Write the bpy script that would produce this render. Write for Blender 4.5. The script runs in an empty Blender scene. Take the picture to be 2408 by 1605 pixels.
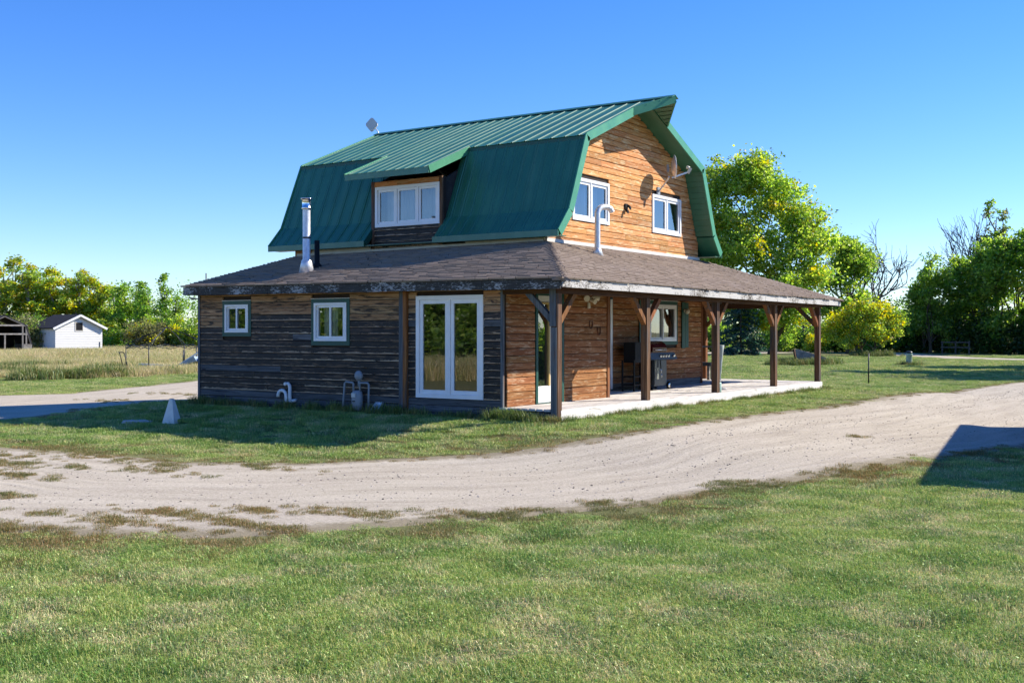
import bpy, math, random
import numpy as np
from mathutils import Vector, Matrix

R = math.radians
SC = bpy.context.scene
COL = SC.collection
rng = random.Random(11)

# ------------------------------------------------------------------ camera, sky, sun, exposure
cam_d = bpy.data.cameras.new('camera')
cam = bpy.data.objects.new('camera', cam_d)
COL.objects.link(cam)
cam.location = (10.412, -16.873, 1.614)
cam.rotation_euler = (R(90), 0, 0.592)
cam_d.sensor_width = 36.0
cam_d.lens = 39.5
cam_d.shift_y = -0.0089
cam_d.clip_start = 0.1
cam_d.clip_end = 6000
SC.camera = cam

SUN = Vector((1.44, 1.66, 1.58)).normalized()
world = bpy.data.worlds.new('World')
SC.world = world
world.use_nodes = True
wn = world.node_tree
wn.nodes.clear()
sky = wn.nodes.new('ShaderNodeTexSky')
sky.sky_type = 'NISHITA'
sky.sun_disc = False
sky.sun_elevation = math.asin(SUN.z)
sky.sun_rotation = math.atan2(SUN.x, SUN.y)
sky.air_density = 1.0
sky.dust_density = 0.0
sky.ozone_density = 4.0
hs = wn.nodes.new('ShaderNodeHueSaturation')
hs.inputs['Saturation'].default_value = 1.27
hs.inputs['Hue'].default_value = .508
bg = wn.nodes.new('ShaderNodeBackground')
bg.inputs['Strength'].default_value = 0.104
wo = wn.nodes.new('ShaderNodeOutputWorld')
gm = wn.nodes.new('ShaderNodeGamma'); gm.inputs[1].default_value = 1.02
wn.links.new(sky.outputs[0], gm.inputs[0])
wn.links.new(gm.outputs[0], hs.inputs['Color'])
tint = wn.nodes.new('ShaderNodeMix'); tint.data_type = 'RGBA'; tint.blend_type = 'MULTIPLY'
tint.inputs[0].default_value = 1.0; tint.inputs[7].default_value = (.85, .925, 1.15, 1)
wn.links.new(hs.outputs[0], tint.inputs[6])
wn.links.new(tint.outputs[2], bg.inputs[0])
wn.links.new(bg.outputs[0], wo.inputs[0])

sun_d = bpy.data.lights.new('sun', 'SUN')
sun_d.energy = 4.7
sun_d.angle = R(0.53)
sun_d.color = (1.0, 0.92, 0.79)
sun = bpy.data.objects.new('sun', sun_d)
COL.objects.link(sun)
sun.location = (40, 46, 44)
sun.rotation_euler = (-SUN).to_track_quat('-Z', 'Y').to_euler()

SC.view_settings.view_transform = 'Standard'
SC.view_settings.look = 'None'
SC.view_settings.gamma = 1
SC.view_settings.exposure = 0.8
SC.view_settings.use_curve_mapping = False
SC.render.engine = 'CYCLES'
SC.cycles.max_bounces = 7
SC.cycles.transparent_max_bounces = 8
SC.cycles.caustics_reflective = False
SC.cycles.caustics_refractive = False
SC.cycles.use_denoising = True


# ------------------------------------------------------------------ helpers
def tag(o, label=None, cat=None, group=None, kind=None):
    if label: o['label'] = label
    if cat: o['category'] = cat
    if group: o['group'] = group
    if kind: o['kind'] = kind
    return o


def empty(name, loc=(0, 0, 0), rz=0.0, label=None, cat=None, group=None):
    o = bpy.data.objects.new(name, None)
    o.empty_display_size = 0.2
    COL.objects.link(o)
    o.location = loc
    o.rotation_euler = (0, 0, rz)
    return tag(o, label, cat, group)


def link(name, me, parent=None, loc=None, rot=None, scale=None):
    o = bpy.data.objects.new(name, me)
    COL.objects.link(o)
    if parent: o.parent = parent
    if loc is not None: o.location = loc
    if rot is not None: o.rotation_euler = rot
    if scale is not None: o.scale = scale
    return o


def copy_tree(o, parent=None):
    c = o.copy()
    COL.objects.link(c)
    c.parent = parent
    for ch in list(o.children):
        copy_tree(ch, c)
    return c


class MB:
    """collects polygons, then links them as one mesh object"""
    def __init__(self, fn=None):
        self.v = []; self.f = []; self.m = []; self.fn = fn; self.sm = []

    def pt(self, p):
        self.v.append(tuple(self.fn(*p)) if self.fn else tuple(p))
        return len(self.v) - 1

    def poly(self, pts, m=0, smooth=False):
        self.f.append([self.pt(p) for p in pts]); self.m.append(m); self.sm.append(smooth)
        return self

    def hexa(self, b, t, m=0):
        """b, t: four points each (bottom, top) in matching order"""
        i = [self.pt(p) for p in b] + [self.pt(p) for p in t]
        for q in ((3, 2, 1, 0), (4, 5, 6, 7), (0, 1, 5, 4), (1, 2, 6, 5), (2, 3, 7, 6), (3, 0, 4, 7)):
            self.f.append([i[k] for k in q]); self.m.append(m); self.sm.append(False)
        return self

    def box(self, x0, x1, y0, y1, z0, z1, m=0):
        return self.hexa([(x0, y0, z0), (x1, y0, z0), (x1, y1, z0), (x0, y1, z0)],
                         [(x0, y0, z1), (x1, y0, z1), (x1, y1, z1), (x0, y1, z1)], m)

    def bar(self, a, b, w, h, up=(0, 0, 1), m=0):
        """box of section w x h along a-b"""
        a = Vector(a); b = Vector(b); d = (b - a).normalized(); u = Vector(up)
        s = d.cross(u)
        if s.length < 1e-4: s = d.cross(Vector((1, 0, 0)))
        s.normalize(); u = s.cross(d).normalized()
        q = [s * (-w / 2) - u * (h / 2), s * (w / 2) - u * (h / 2), s * (w / 2) + u * (h / 2), s * (-w / 2) + u * (h / 2)]
        return self.hexa([a + k for k in q], [b + k for k in q], m)

    def tube(self, pts, r, n=8, m=0, cap=True, smooth=True):
        pts = [Vector(p) for p in pts]
        rs = r if isinstance(r, (list, tuple)) else [r] * len(pts)
        rings = []; prev = None
        for i, p in enumerate(pts):
            d = (pts[min(i + 1, len(pts) - 1)] - pts[max(i - 1, 0)]).normalized()
            s = d.cross(Vector((0, 0, 1))) if prev is None else (prev - d * prev.dot(d))
            if s.length < 1e-3: s = d.cross(Vector((1, 0, 0)))
            s.normalize(); prev = s; u = s.cross(d)
            rings.append([self.pt(p + (s * math.cos(2 * math.pi * k / n) + u * math.sin(2 * math.pi * k / n)) * rs[i]) for k in range(n)])
        for a, b in zip(rings, rings[1:]):
            for k in range(n):
                self.f.append([a[k], a[(k + 1) % n], b[(k + 1) % n], b[k]]); self.m.append(m); self.sm.append(smooth)
        if cap:
            for g in (rings[0][::-1], rings[-1]):
                self.f.append(g); self.m.append(m); self.sm.append(False)
        return self

    def lathe(self, prof, n=16, m=0, axis=None, smooth=True):
        """prof: (radius, height) list about z, or mapped by axis fn (x,y,z)->point"""
        fn = axis or (lambda x, y, z: (x, y, z))
        rings = [[self.pt(fn(r * math.cos(2 * math.pi * k / n), r * math.sin(2 * math.pi * k / n), z)) for k in range(n)] for r, z in prof]
        for a, b in zip(rings, rings[1:]):
            for k in range(n):
                self.f.append([a[k], a[(k + 1) % n], b[(k + 1) % n], b[k]]); self.m.append(m); self.sm.append(smooth)
        for g in (rings[0][::-1], rings[-1]):
            self.f.append(g); self.m.append(m); self.sm.append(False)
        return self

    def mesh(self, name, mats):
        me = bpy.data.meshes.new(name)
        me.from_pydata(self.v, [], self.f)
        for mt in (mats if isinstance(mats, (list, tuple)) else [mats]): me.materials.append(mt)
        me.polygons.foreach_set('material_index', self.m)
        me.polygons.foreach_set('use_smooth', self.sm)
        me.update()
        return me

    def build(self, name, mats, parent=None, loc=None, rot=None):
        return link(name, self.mesh(name, mats), parent, loc, rot)


# ------------------------------------------------------------------ materials
class NT:
    def __init__(self, name):
        self.mat = bpy.data.materials.new(name)
        self.mat.use_nodes = True
        self.t = self.mat.node_tree
        self.t.nodes.clear()
        self.out = self.n('ShaderNodeOutputMaterial')

    def n(self, typ, **kw):
        nd = self.t.nodes.new(typ)
        for k, v in kw.items(): setattr(nd, k, v)
        return nd

    def put(self, sock, v):
        if hasattr(v, 'is_output') or isinstance(v, bpy.types.NodeSocket): self.t.links.new(v, sock)
        else:
            if isinstance(v, (tuple, list)) and len(v) == 3 and sock.type == 'RGBA': v = (*v, 1)
            sock.default_value = v

    def pos(self):
        return self.n('ShaderNodeNewGeometry').outputs['Position']

    def rand(self):
        return self.n('ShaderNodeObjectInfo').outputs['Random']

    def vmul(self, v, s):
        m = self.n('ShaderNodeVectorMath', operation='MULTIPLY')
        self.put(m.inputs[0], v); m.inputs[1].default_value = s
        return m.outputs[0]

    def vadd(self, v, w):
        m = self.n('ShaderNodeVectorMath', operation='ADD')
        self.put(m.inputs[0], v); self.put(m.inputs[1], w)
        return m.outputs[0]

    def math(self, op, a, b=0.0, clamp=False):
        m = self.n('ShaderNodeMath', operation=op, use_clamp=clamp)
        self.put(m.inputs[0], a); self.put(m.inputs[1], b)
        return m.outputs[0]

    def noise(self, vec, scale, detail=4, rough=.55, dist=0.0):
        nd = self.n('ShaderNodeTexNoise')
        self.put(nd.inputs['Vector'], vec)
        nd.inputs['Scale'].default_value = scale
        nd.inputs['Detail'].default_value = detail
        nd.inputs['Roughness'].default_value = rough
        nd.inputs['Distortion'].default_value = dist
        return nd.outputs['Fac']

    def ramp(self, fac, stops, interp='LINEAR'):
        nd = self.n('ShaderNodeValToRGB')
        nd.color_ramp.interpolation = interp
        el = nd.color_ramp.elements
        while len(el) < len(stops): el.new(0.5)
        for e, (p, c) in zip(el, stops):
            e.position = p
            e.color = (*c, 1) if isinstance(c, (tuple, list)) else (c, c, c, 1)
        self.put(nd.inputs[0], fac)
        return nd.outputs[0]

    def mix(self, fac, a, b, blend='MIX'):
        nd = self.n('ShaderNodeMix', data_type='RGBA', blend_type=blend)
        self.put(nd.inputs[0], fac); self.put(nd.inputs[6], a); self.put(nd.inputs[7], b)
        return nd.outputs[2]

    def bump(self, h, strength=.3, dist=.01):
        nd = self.n('ShaderNodeBump')
        nd.inputs['Strength'].default_value = strength
        nd.inputs['Distance'].default_value = dist
        self.put(nd.inputs['Height'], h)
        return nd.outputs[0]

    def principled(self, col, rough=.6, metal=0.0, normal=None, spec=.5):
        p = self.n('ShaderNodeBsdfPrincipled')
        self.put(p.inputs['Base Color'], col)
        self.put(p.inputs['Roughness'], rough)
        p.inputs['Metallic'].default_value = metal
        p.inputs['Specular IOR Level'].default_value = spec
        if normal is not None: self.put(p.inputs['Normal'], normal)
        self.t.links.new(p.outputs[0], self.out.inputs[0])
        return self.mat


def wood(name, stops, scale=(1.2, 1.2, 38), patch=None, var=.35, rough=.8, spec=.2, patch_scale=2.2, patch_pos=(.5, .62), bump=.35, worn=None, worn_to=.22, spots=None):
    """long-grained timber; `patch` mixes a second colour in blotches, `worn` bares the lower edge of a board"""
    t = NT(name)
    p = t.pos(); r = t.rand()
    off = t.n('ShaderNodeCombineXYZ')
    k = t.math('MULTIPLY', r, 37.0)
    for i in range(3): t.t.links.new(k, off.inputs[i])
    pv = t.vadd(p, off.outputs[0])
    g = t.noise(t.vmul(pv, scale), 1.0, 6, .65, .6)
    col = t.ramp(g, stops)
    if patch:
        ps = tuple(max(.6, s * .12) for s in scale)
        n2 = t.noise(t.vmul(pv, ps), patch_scale, 5, .65, .8)
        col = t.mix(t.ramp(n2, [(patch_pos[0], 0.0), (patch_pos[1], 1.0)]), col, t.ramp(g, patch))
    if spots:
        # knots and nail-head stains
        n4 = t.noise(t.vmul(pv, tuple(max(1.6, s * .22) for s in scale)), 5.0, 3, .6)
        col = t.mix(t.ramp(n4, [(.62, 0.0), (.70, .85)]), col, spots)
    if worn:
        tc = t.n('ShaderNodeTexCoord')
        sp = t.n('ShaderNodeSeparateXYZ')
        t.t.links.new(tc.outputs['Generated'], sp.inputs[0])
        n3 = t.noise(t.vmul(pv, (1.1, 1.1, 5)), 3.0, 5, .7)
        lim = t.math('MULTIPLY', t.math('MULTIPLY', t.math('SUBTRACT', n3, .33), worn_to * 4.0), t.math('ADD', t.math('FRACT', t.math('MULTIPLY', r, 13.7)), .45))
        f = t.math('LESS_THAN', sp.outputs[2], lim)
        n5 = t.noise(t.vmul(pv, (6, 6, 90)), 1.0, 4, .7)
        f2 = t.ramp(n5, [(.64, 0.0), (.69, .9)])
        f = t.math('MAXIMUM', f, f2)
        col = t.mix(f, col, t.ramp(n5, [(.3, tuple(c * .45 for c in worn)), (.6, worn)]))
    v = t.math('ADD', t.math('MULTIPLY', t.math('FRACT', t.math('MULTIPLY', r, 7.31)), var * 2), 1 - var)
    h = t.n('ShaderNodeHueSaturation')
    t.put(h.inputs['Color'], col); t.put(h.inputs['Value'], v)
    t.put(h.inputs['Hue'], t.math('ADD', t.math('MULTIPLY', t.math('FRACT', t.math('MULTIPLY', r, 3.17)), .014), .493))
    return t.principled(h.outputs[0], rough, 0, t.bump(g, bump, .012), spec)


def plain(name, col, rough=.5, metal=0.0, spec=.5, nscale=6.0, namt=.18, bump=0.0):
    t = NT(name)
    n = t.noise(t.pos(), nscale, 5, .6)
    lo = tuple(c * (1 - namt) for c in col); hi = tuple(min(1, c * (1 + namt)) for c in col)
    c = t.ramp(n, [(.3, lo), (.7, hi)])
    return t.principled(c, t.ramp(n, [(.3, rough * .85), (.7, min(1, rough * 1.15))]), metal, t.bump(n, bump, .004) if bump else None, spec)


H3, V3, D3 = (1.2, 1.2, 38), (38, 38, 1.2), (38, 1.2, 38)
M = {}
M['log_warm'] = wood('wood_warm_siding', [(.25, (.14, .05, .017)), (.40, (.45, .19, .062)), (.56, (.62, .29, .102)), (.8, (.74, .42, .19))], H3,
                     patch=[(.3, (.55, .36, .18)), (.7, (.80, .60, .36))], var=.21, patch_pos=(.50, .66), spots=(.09, .03, .011), patch_scale=4.5)
M['log_porch'] = wood('wood_porch_siding', [(.25, (.10, .037, .014)), (.5, (.30, .122, .042)), (.75, (.50, .245, .10))], H3,
                      patch=[(.3, (.42, .27, .15)), (.7, (.62, .44, .27))], var=.16, patch_pos=(.52, .68), spots=(.10, .035, .012), patch_scale=5)
M['log_brown'] = wood('wood_faded_siding', [(.25, (.15, .075, .03)), (.5, (.36, .20, .095)), (.75, (.56, .40, .24))], H3,
                      patch=[(.3, (.02, .016, .014)), (.7, (.10, .07, .05))], var=.25, patch_pos=(.50, .62), patch_scale=3.5, worn=(.42, .31, .2), worn_to=.1)
M['log_black'] = wood('wood_black_siding', [(.3, (.005, .0045, .004)), (.55, (.014, .011, .009)), (.75, (.05, .036, .026))], H3,
                      patch=[(.3, (.045, .028, .018)), (.7, (.21, .125, .07))], var=.3, patch_pos=(.52, .66), patch_scale=3.5, worn=(.44, .32, .22), worn_to=.22, rough=.6, spec=.35)
M['log_grey'] = wood('wood_grey_siding', [(.3, (.045, .048, .052)), (.55, (.115, .12, .125)), (.75, (.22, .215, .21))], H3,
                     patch=[(.3, (.02, .022, .028)), (.7, (.05, .055, .065))], var=.25, patch_pos=(.55, .65))
M['core'] = plain('wall_sheathing', (.03, .018, .012), .9, nscale=3)
M['core_in'] = plain('interior_plaster', (.30, .27, .23), .9, nscale=3)
M['post'] = wood('wood_post', [(.25, (.035, .02, .013)), (.5, (.13, .065, .036)), (.75, (.34, .21, .13))], V3,
                 patch=[(.3, (.022, .02, .02)), (.7, (.13, .115, .105))], var=.15, patch_pos=(.47, .62), patch_scale=1.0)
M['post_warm'] = wood('wood_brace', [(.25, (.08, .03, .012)), (.5, (.22, .085, .03)), (.75, (.38, .18, .07))], V3, patch=[(.3, (.04, .032, .03)), (.7, (.13, .10, .085))], patch_pos=(.52, .66), patch_scale=1.4, var=.15)
M['post_grey'] = wood('wood_grey_post', [(.25, (.03, .037, .045)), (.5, (.10, .115, .13)), (.75, (.2, .2, .2))], V3,
                      patch=[(.3, (.08, .045, .026)), (.7, (.22, .13, .08))], var=.1, patch_pos=(.55, .68))
M['dark_wood'] = wood('wood_dark_beam', [(.25, (.03, .014, .008)), (.5, (.07, .033, .017)), (.75, (.13, .065, .03))], H3, var=.25)
M['deck'] = wood('wood_deck', [(.25, (.36, .32, .28)), (.5, (.62, .58, .53)), (.75, (.74, .71, .67))], D3,
                 patch=[(.3, (.22, .2, .18)), (.7, (.42, .38, .34))], var=.15, patch_pos=(.55, .68))
M['deck_rim'] = wood('wood_whitewashed_rim', [(.25, (.46, .43, .39)), (.5, (.70, .68, .64)), (.75, (.78, .77, .74))], D3,
                     patch=[(.3, (.2, .16, .12)), (.7, (.45, .4, .34))], var=.08, patch_pos=(.6, .72))


def peeling(name, paint, bare, pos, scale=3.0):
    t = NT(name)
    p = t.pos()
    n = t.noise(t.vmul(p, (1.0, 1.0, 1.6)), scale * .6, 3, .5)
    n2 = t.noise(t.vmul(p, (1.6, 1.6, 4)), scale * 3.2, 6, .7, .5)
    f = t.math('ADD', t.math('MULTIPLY', n, .42), t.math('MULTIPLY', n2, .58))
    k = t.ramp(f, [(pos - .035, 0.0), (pos + .035, 1.0)])
    g = t.noise(t.vmul(p, (3, 3, 60)), 1.0, 5, .6)
    c = t.mix(k, t.ramp(g, [(.3, bare[0]), (.7, bare[1])]), t.ramp(g, [(.3, tuple(x * .8 for x in paint)), (.7, paint)]))
    return t.principled(c, .75, 0, t.bump(t.math('ADD', k, t.math('MULTIPLY', g, .3)), .5, .006), .25)


M['fascia_dark'] = peeling('peeling_fascia_shade', (.40, .42, .43), ((.010, .014, .014), (.07, .065, .06)), .56)  # peeling white paint, its tones darkened for the shaded eave
M['fascia_white'] = peeling('peeling_fascia_sun', (.56, .545, .51), ((.02, .018, .015), (.16, .13, .10)), .455)  # same peeling paint in lighter tones for the sunlit eave
M['shed_white'] = peeling('peeling_white_siding', (.78, .78, .77), ((.30, .28, .26), (.5, .48, .46)), .36, 1.4)

def mat_roofing():
    t = NT('green_painted_metal')
    p = t.pos()
    n = t.noise(p, 1.2, 4, .6)
    st = t.noise(t.vmul(p, (7, .5, .5)), 1.0, 5, .65)
    fl = t.noise(p, 55, 2, .5)
    c = t.ramp(n, [(.3, (.020, .125, .070)), (.7, (.032, .165, .096))])
    c = t.mix(t.ramp(st, [(.5, 0.0), (.75, .45)]), c, (.065, .20, .13))
    c = t.mix(t.ramp(fl, [(.72, 0.0), (.76, .5)]), c, (.16, .24, .2))
    dent = t.noise(t.vmul(p, (3, 1, 1)), 1.6, 3, .5)
    return t.principled(c, t.ramp(st, [(.35, .34), (.7, .5)]), 0, t.bump(dent, .12, .03), .7)


M['green'] = mat_roofing()
M['green_trim'] = plain('green_painted_trim', (.012, .075, .055), .5, 0, .4, 9, .25)
M['green_flash'] = plain('green_sunlit_trim', (.06, .27, .145), .4, 0, .5, 3, .1)  # the roof's own green, brightened in colour for sun on the rake boards
M['white'] = plain('white_vinyl', (.78, .79, .80), .35, 0, .5, 5, .05)
M['white_board'] = plain('off_white_board', (.62, .60, .56), .7, 0, .3, 4, .12)
M['door_white'] = plain('white_door_paint', (.76, .76, .74), .4, 0, .5, 3, .05)
M['door_yellow'] = plain('pine_door_stile', (.52, .36, .12), .5, 0, .4, 8, .15)
M['door_blue'] = plain('teal_door_paint', (.012, .05, .075), .45, 0, .4, 4, .15)
M['galv'] = plain('galvanised_steel', (.66, .67, .68), .42, .45, .5, 14, .18)
M['steel_dark'] = plain('dark_steel', (.03, .033, .036), .4, .3, .5, 10, .3)
M['black'] = plain('black_enamel', (.008, .0085, .010), .6, 0, .2, 10, .3)
M['charcoal'] = plain('charcoal_panel', (.045, .052, .062), .4, .2, .5, 6, .15)
M['maroon'] = plain('maroon_enamel', (.075, .006, .010), .22, 0, .6, 6, .15)
M['chrome'] = plain('chrome', (.75, .76, .78), .15, 1.0, .5, 8, .1)
M['meter_grey'] = plain('grey_meter_paint', (.25, .28, .31), .5, 0, .4, 12, .12)
M['pvc'] = plain('white_pvc', (.72, .73, .74), .4, 0, .5, 9, .06)
M['rubber'] = plain('black_rubber', (.012, .012, .012), .8, 0, .2, 10, .2)
M['rust'] = plain('rusty_iron', (.12, .05, .03), .8, .3, .3, 18, .4)
M['concrete'] = plain('concrete', (.42, .41, .39), .9, 0, .2, 7, .2, .4)
M['curtain'] = plain('pale_curtain', (.50, .49, .45), .9, 0, .1, 3, .15)
M['blind'] = plain('white_blind', (.55, .57, .60), .8, 0, .2, 3, .1)
M['lamp_white'] = plain('cream_lamp_plastic', (.62, .57, .45), .5, 0, .4, 9, .1)
M['cone'] = plain('weathered_white_plastic', (.66, .66, .62), .7, 0, .3, 6, .12)
M['tarp'] = plain('pale_blue_plastic', (.30, .40, .5), .5, 0, .4, 5, .2)
M['old_grey'] = wood('wood_old_grey', [(.25, (.10, .09, .08)), (.5, (.26, .24, .22)), (.75, (.42, .40, .37))], (4, 4, 12), var=.25)
M['dark_in'] = plain('dark_shadowed_boards', (.03, .024, .02), .9, 0, .1, 2, .3)  # near-black tone stands in for shade below the deck and inside the barn
M['shingle_old'] = plain('old_grey_shingles', (.045, .042, .042), .9, 0, .15, 5, .35)
M['bark'] = plain('bark', (.085, .068, .052), .9, 0, .1, 9, .45)
M['bark_pale'] = plain('pale_bark', (.22, .20, .17), .9, 0, .1, 6, .5)
M['bark_dead'] = plain('dead_grey_wood', (.11, .10, .095), .9, 0, .1, 6, .4)


def mat_glass():
    t = NT('window_glass')
    fr = t.n('ShaderNodeFresnel'); fr.inputs['IOR'].default_value = 1.5
    f = t.math('ADD', t.math('MULTIPLY', fr.outputs[0], 2.0), .06, True)
    gl = t.n('ShaderNodeBsdfGlossy'); gl.inputs['Roughness'].default_value = 0.0
    gl.inputs['Color'].default_value = (.95, .97, 1, 1)
    w = t.noise(t.vmul(t.pos(), (1, 1, .6)), 2.2, 2, .4)
    t.put(gl.inputs['Normal'], t.bump(w, .04, .02))
    tr = t.n('ShaderNodeBsdfTransparent'); tr.inputs['Color'].default_value = (.86, .9, .89, 1)
    mx = t.n('ShaderNodeMixShader')
    t.put(mx.inputs[0], f); t.t.links.new(tr.outputs[0], mx.inputs[1]); t.t.links.new(gl.outputs[0], mx.inputs[2])
    t.t.links.new(mx.outputs[0], t.out.inputs[0])
    return t.mat


M['glass'] = mat_glass()


def mat_shingles():
    t = NT('asphalt_shingles')
    at = t.n('ShaderNodeAttribute', attribute_name='tab')
    c = t.ramp(at.outputs['Fac'], [(0, (.175, .132, .10)), (.45, (.235, .182, .142)), (1, (.31, .25, .20))])
    n = t.noise(t.pos(), 260, 2, .7)
    n2 = t.noise(t.vmul(t.pos(), (1, 1, 1)), .9, 4, .6)
    c = t.mix(.5, c, t.ramp(n, [(.3, (.09, .068, .052)), (.7, (.45, .365, .30))]))
    c = t.mix(t.ramp(n2, [(.45, 0.0), (.7, .35)]), c, (.28, .23, .21))
    return t.principled(c, .95, 0, t.bump(n, .5, .004), .12)


M['shingles'] = mat_shingles()


def mat_leaf():
    t = NT('leaf_foliage')
    at = t.n('ShaderNodeAttribute', attribute_name='col')
    h0 = t.n('ShaderNodeHueSaturation'); h0.inputs['Value'].default_value = 1.2; t.put(h0.inputs['Color'], at.outputs['Color'])
    d = t.n('ShaderNodeBsdfDiffuse'); t.put(d.inputs[0], h0.outputs[0])
    tl = t.n('ShaderNodeBsdfTranslucent')
    hs = t.n('ShaderNodeHueSaturation'); hs.inputs['Value'].default_value = 2.3; hs.inputs['Saturation'].default_value = 1.12
    t.put(hs.inputs['Color'], at.outputs['Color']); t.put(tl.inputs[0], hs.outputs[0])
    g = t.n('ShaderNodeBsdfGlossy'); g.inputs['Roughness'].default_value = .45; g.inputs['Color'].default_value = (.6, .6, .6, 1)
    a = t.n('ShaderNodeMixShader'); a.inputs[0].default_value = .58
    t.t.links.new(d.outputs[0], a.inputs[1]); t.t.links.new(tl.outputs[0], a.inputs[2])
    b = t.n('ShaderNodeMixShader'); b.inputs[0].default_value = .05
    t.t.links.new(a.outputs[0], b.inputs[1]); t.t.links.new(g.outputs[0], b.inputs[2])
    t.t.links.new(b.outputs[0], t.out.inputs[0])
    return t.mat


def mat_grass(name, tint_a, tint_b, dry):
    """grass blades: per-blade attribute mixed with patches of greener, yellower and dry growth across the lawn"""
    t = NT(name)
    at = t.n('ShaderNodeAttribute', attribute_name='col')
    p = t.pos()
    big = t.noise(t.vmul(p, (1, 1, .2)), .22, 4, .6, .5)
    mid = t.noise(t.vmul(p, (1, 1, .2)), 1.5, 4, .65, .4)
    c = t.mix(t.ramp(big, [(.38, 0.0), (.62, 1.0)]), tint_a, tint_b)
    dr = t.ramp(mid, [(.47, 0.0), (.63, .85)])
    c = t.mix(dr, c, dry)
    c = t.mix(1.0, c, at.outputs['Color'], 'MULTIPLY')
    d = t.n('ShaderNodeBsdfDiffuse'); t.put(d.inputs[0], c)
    tl = t.n('ShaderNodeBsdfTranslucent'); t.put(tl.inputs[0], c)
    g = t.n('ShaderNodeBsdfGlossy'); g.inputs['Roughness'].default_value = .5; g.inputs['Color'].default_value = (.7, .75, .7, 1)
    a = t.n('ShaderNodeMixShader'); a.inputs[0].default_value = .35
    t.t.links.new(d.outputs[0], a.inputs[1]); t.t.links.new(tl.outputs[0], a.inputs[2])
    b = t.n('ShaderNodeMixShader'); b.inputs[0].default_value = .06
    t.t.links.new(a.outputs[0], b.inputs[1]); t.t.links.new(g.outputs[0], b.inputs[2])
    t.t.links.new(b.outputs[0], t.out.inputs[0])
    return t.mat


M['leaf'] = mat_leaf()
M['grass'] = mat_grass('lawn_grass_blades', (.335, .44, .115), (.49, .53, .175), (.68, .60, .36))
M['tallgrass'] = mat_grass('tall_grass_blades', (.50, .47, .20), (.72, .60, .37), (.78, .66, .48))
M['weed'] = mat_grass('weed_blades', (.14, .20, .05), (.21, .25, .07), (.32, .25, .10))
M['roadweed'] = mat_grass('dry_road_grass', (.22, .20, .07), (.34, .22, .08), (.38, .24, .11))


def mat_ground():
    t = NT('lawn_soil')
    p = t.pos()
    big = t.noise(p, .22, 4, .6, .5)
    mid = t.noise(p, 1.5, 5, .65)
    fine = t.noise(p, 30, 6, .75)
    c = t.mix(t.ramp(big, [(.38, 0.0), (.62, 1.0)]), (.20, .215, .075), (.30, .285, .12))
    c = t.mix(t.ramp(mid, [(.48, 0.0), (.7, .7)]), c, (.33, .28, .15))
    c = t.mix(.5, c, t.ramp(fine, [(.3, (.03, .035, .012)), (.5, (.12, .13, .05)), (.72, (.3, .28, .14))]))
    return t.principled(c, .95, 0, t.bump(fine, .8, .03), .1)


def mat_gravel():
    t = NT('packed_gravel')
    p = t.pos()
    uv = t.n('ShaderNodeUVMap', uv_map='lane').outputs[0]
    track = t.noise(t.vmul(uv, (.35, 2.6, 1)), 1.0, 5, .6, .4)
    big = t.noise(p, .5, 4, .6, .5)
    fine = t.noise(p, 28, 8, .85)
    vo = t.n('ShaderNodeTexVoronoi'); vo.inputs['Scale'].default_value = 42
    t.put(vo.inputs['Vector'], p)
    c = t.ramp(track, [(.34, (.30, .25, .185)), (.5, (.48, .42, .32)), (.66, (.60, .535, .42))])
    c = t.mix(t.ramp(big, [(.42, 0.0), (.7, .5)]), c, (.40, .335, .27))
    c = t.mix(.55, c, t.ramp(fine, [(.34, (.14, .12, .09)), (.5, (.48, .42, .325)), (.66, (.74, .67, .55))]))
    st = t.ramp(vo.outputs['Distance'], [(.0, 1.0), (.25, 0.0)])
    sel = t.n('ShaderNodeSeparateXYZ'); t.put(sel.inputs[0], vo.outputs['Color'])
    pick = t.math('MULTIPLY', t.math('GREATER_THAN', sel.outputs[0], .8), st)
    c = t.mix(t.math('MULTIPLY', pick, .7), c, (.13, .115, .105))
    at = t.n('ShaderNodeAttribute', attribute_name='verge')
    n3 = t.noise(p, 5, 5, .7)
    k = t.ramp(t.math('ADD', at.outputs['Fac'], t.math('MULTIPLY', t.math('SUBTRACT', n3, .5), .9)), [(.42, 0.0), (.72, 1.0)])
    c = t.mix(k, c, t.ramp(fine, [(.3, (.17, .145, .09)), (.6, (.33, .28, .19)), (.8, (.46, .4, .29))]))
    hgt = t.math('ADD', t.math('ADD', t.math('MULTIPLY', fine, .4), t.math('MULTIPLY', track, 1.2)), t.math('MULTIPLY', pick, .35))
    return t.principled(c, .95, 0, t.bump(hgt, .8, .035), .12)


M['ground'] = mat_ground()
M['gravel'] = mat_gravel()


# ------------------------------------------------------------------ terrain
def sst(t):
    t = np.clip(t, 0, 1)
    return t * t * (3 - 2 * t)


def gz(x, y):
    x = np.asarray(x, float); y = np.asarray(y, float)
    dr = np.maximum(x - .05, 0) / 7.5; dl = np.maximum(-9.3 - x, 0) / 5
    dn = np.maximum(-y, 0) / 4.2; df = np.maximum(y - 14, 0) / 8
    r = np.sqrt(dr * dr + dl * dl + dn * dn + df * df)
    und = .012 * np.sin(x * .9 + 1.3 * np.sin(y * .35)) * np.sin(y * .7 + .8) + .018 * np.sin(x * .31 + y * .22)
    return .03 - .35 * sst(r) + und * np.clip(r * 1.5 - .3, 0, 1)


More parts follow.
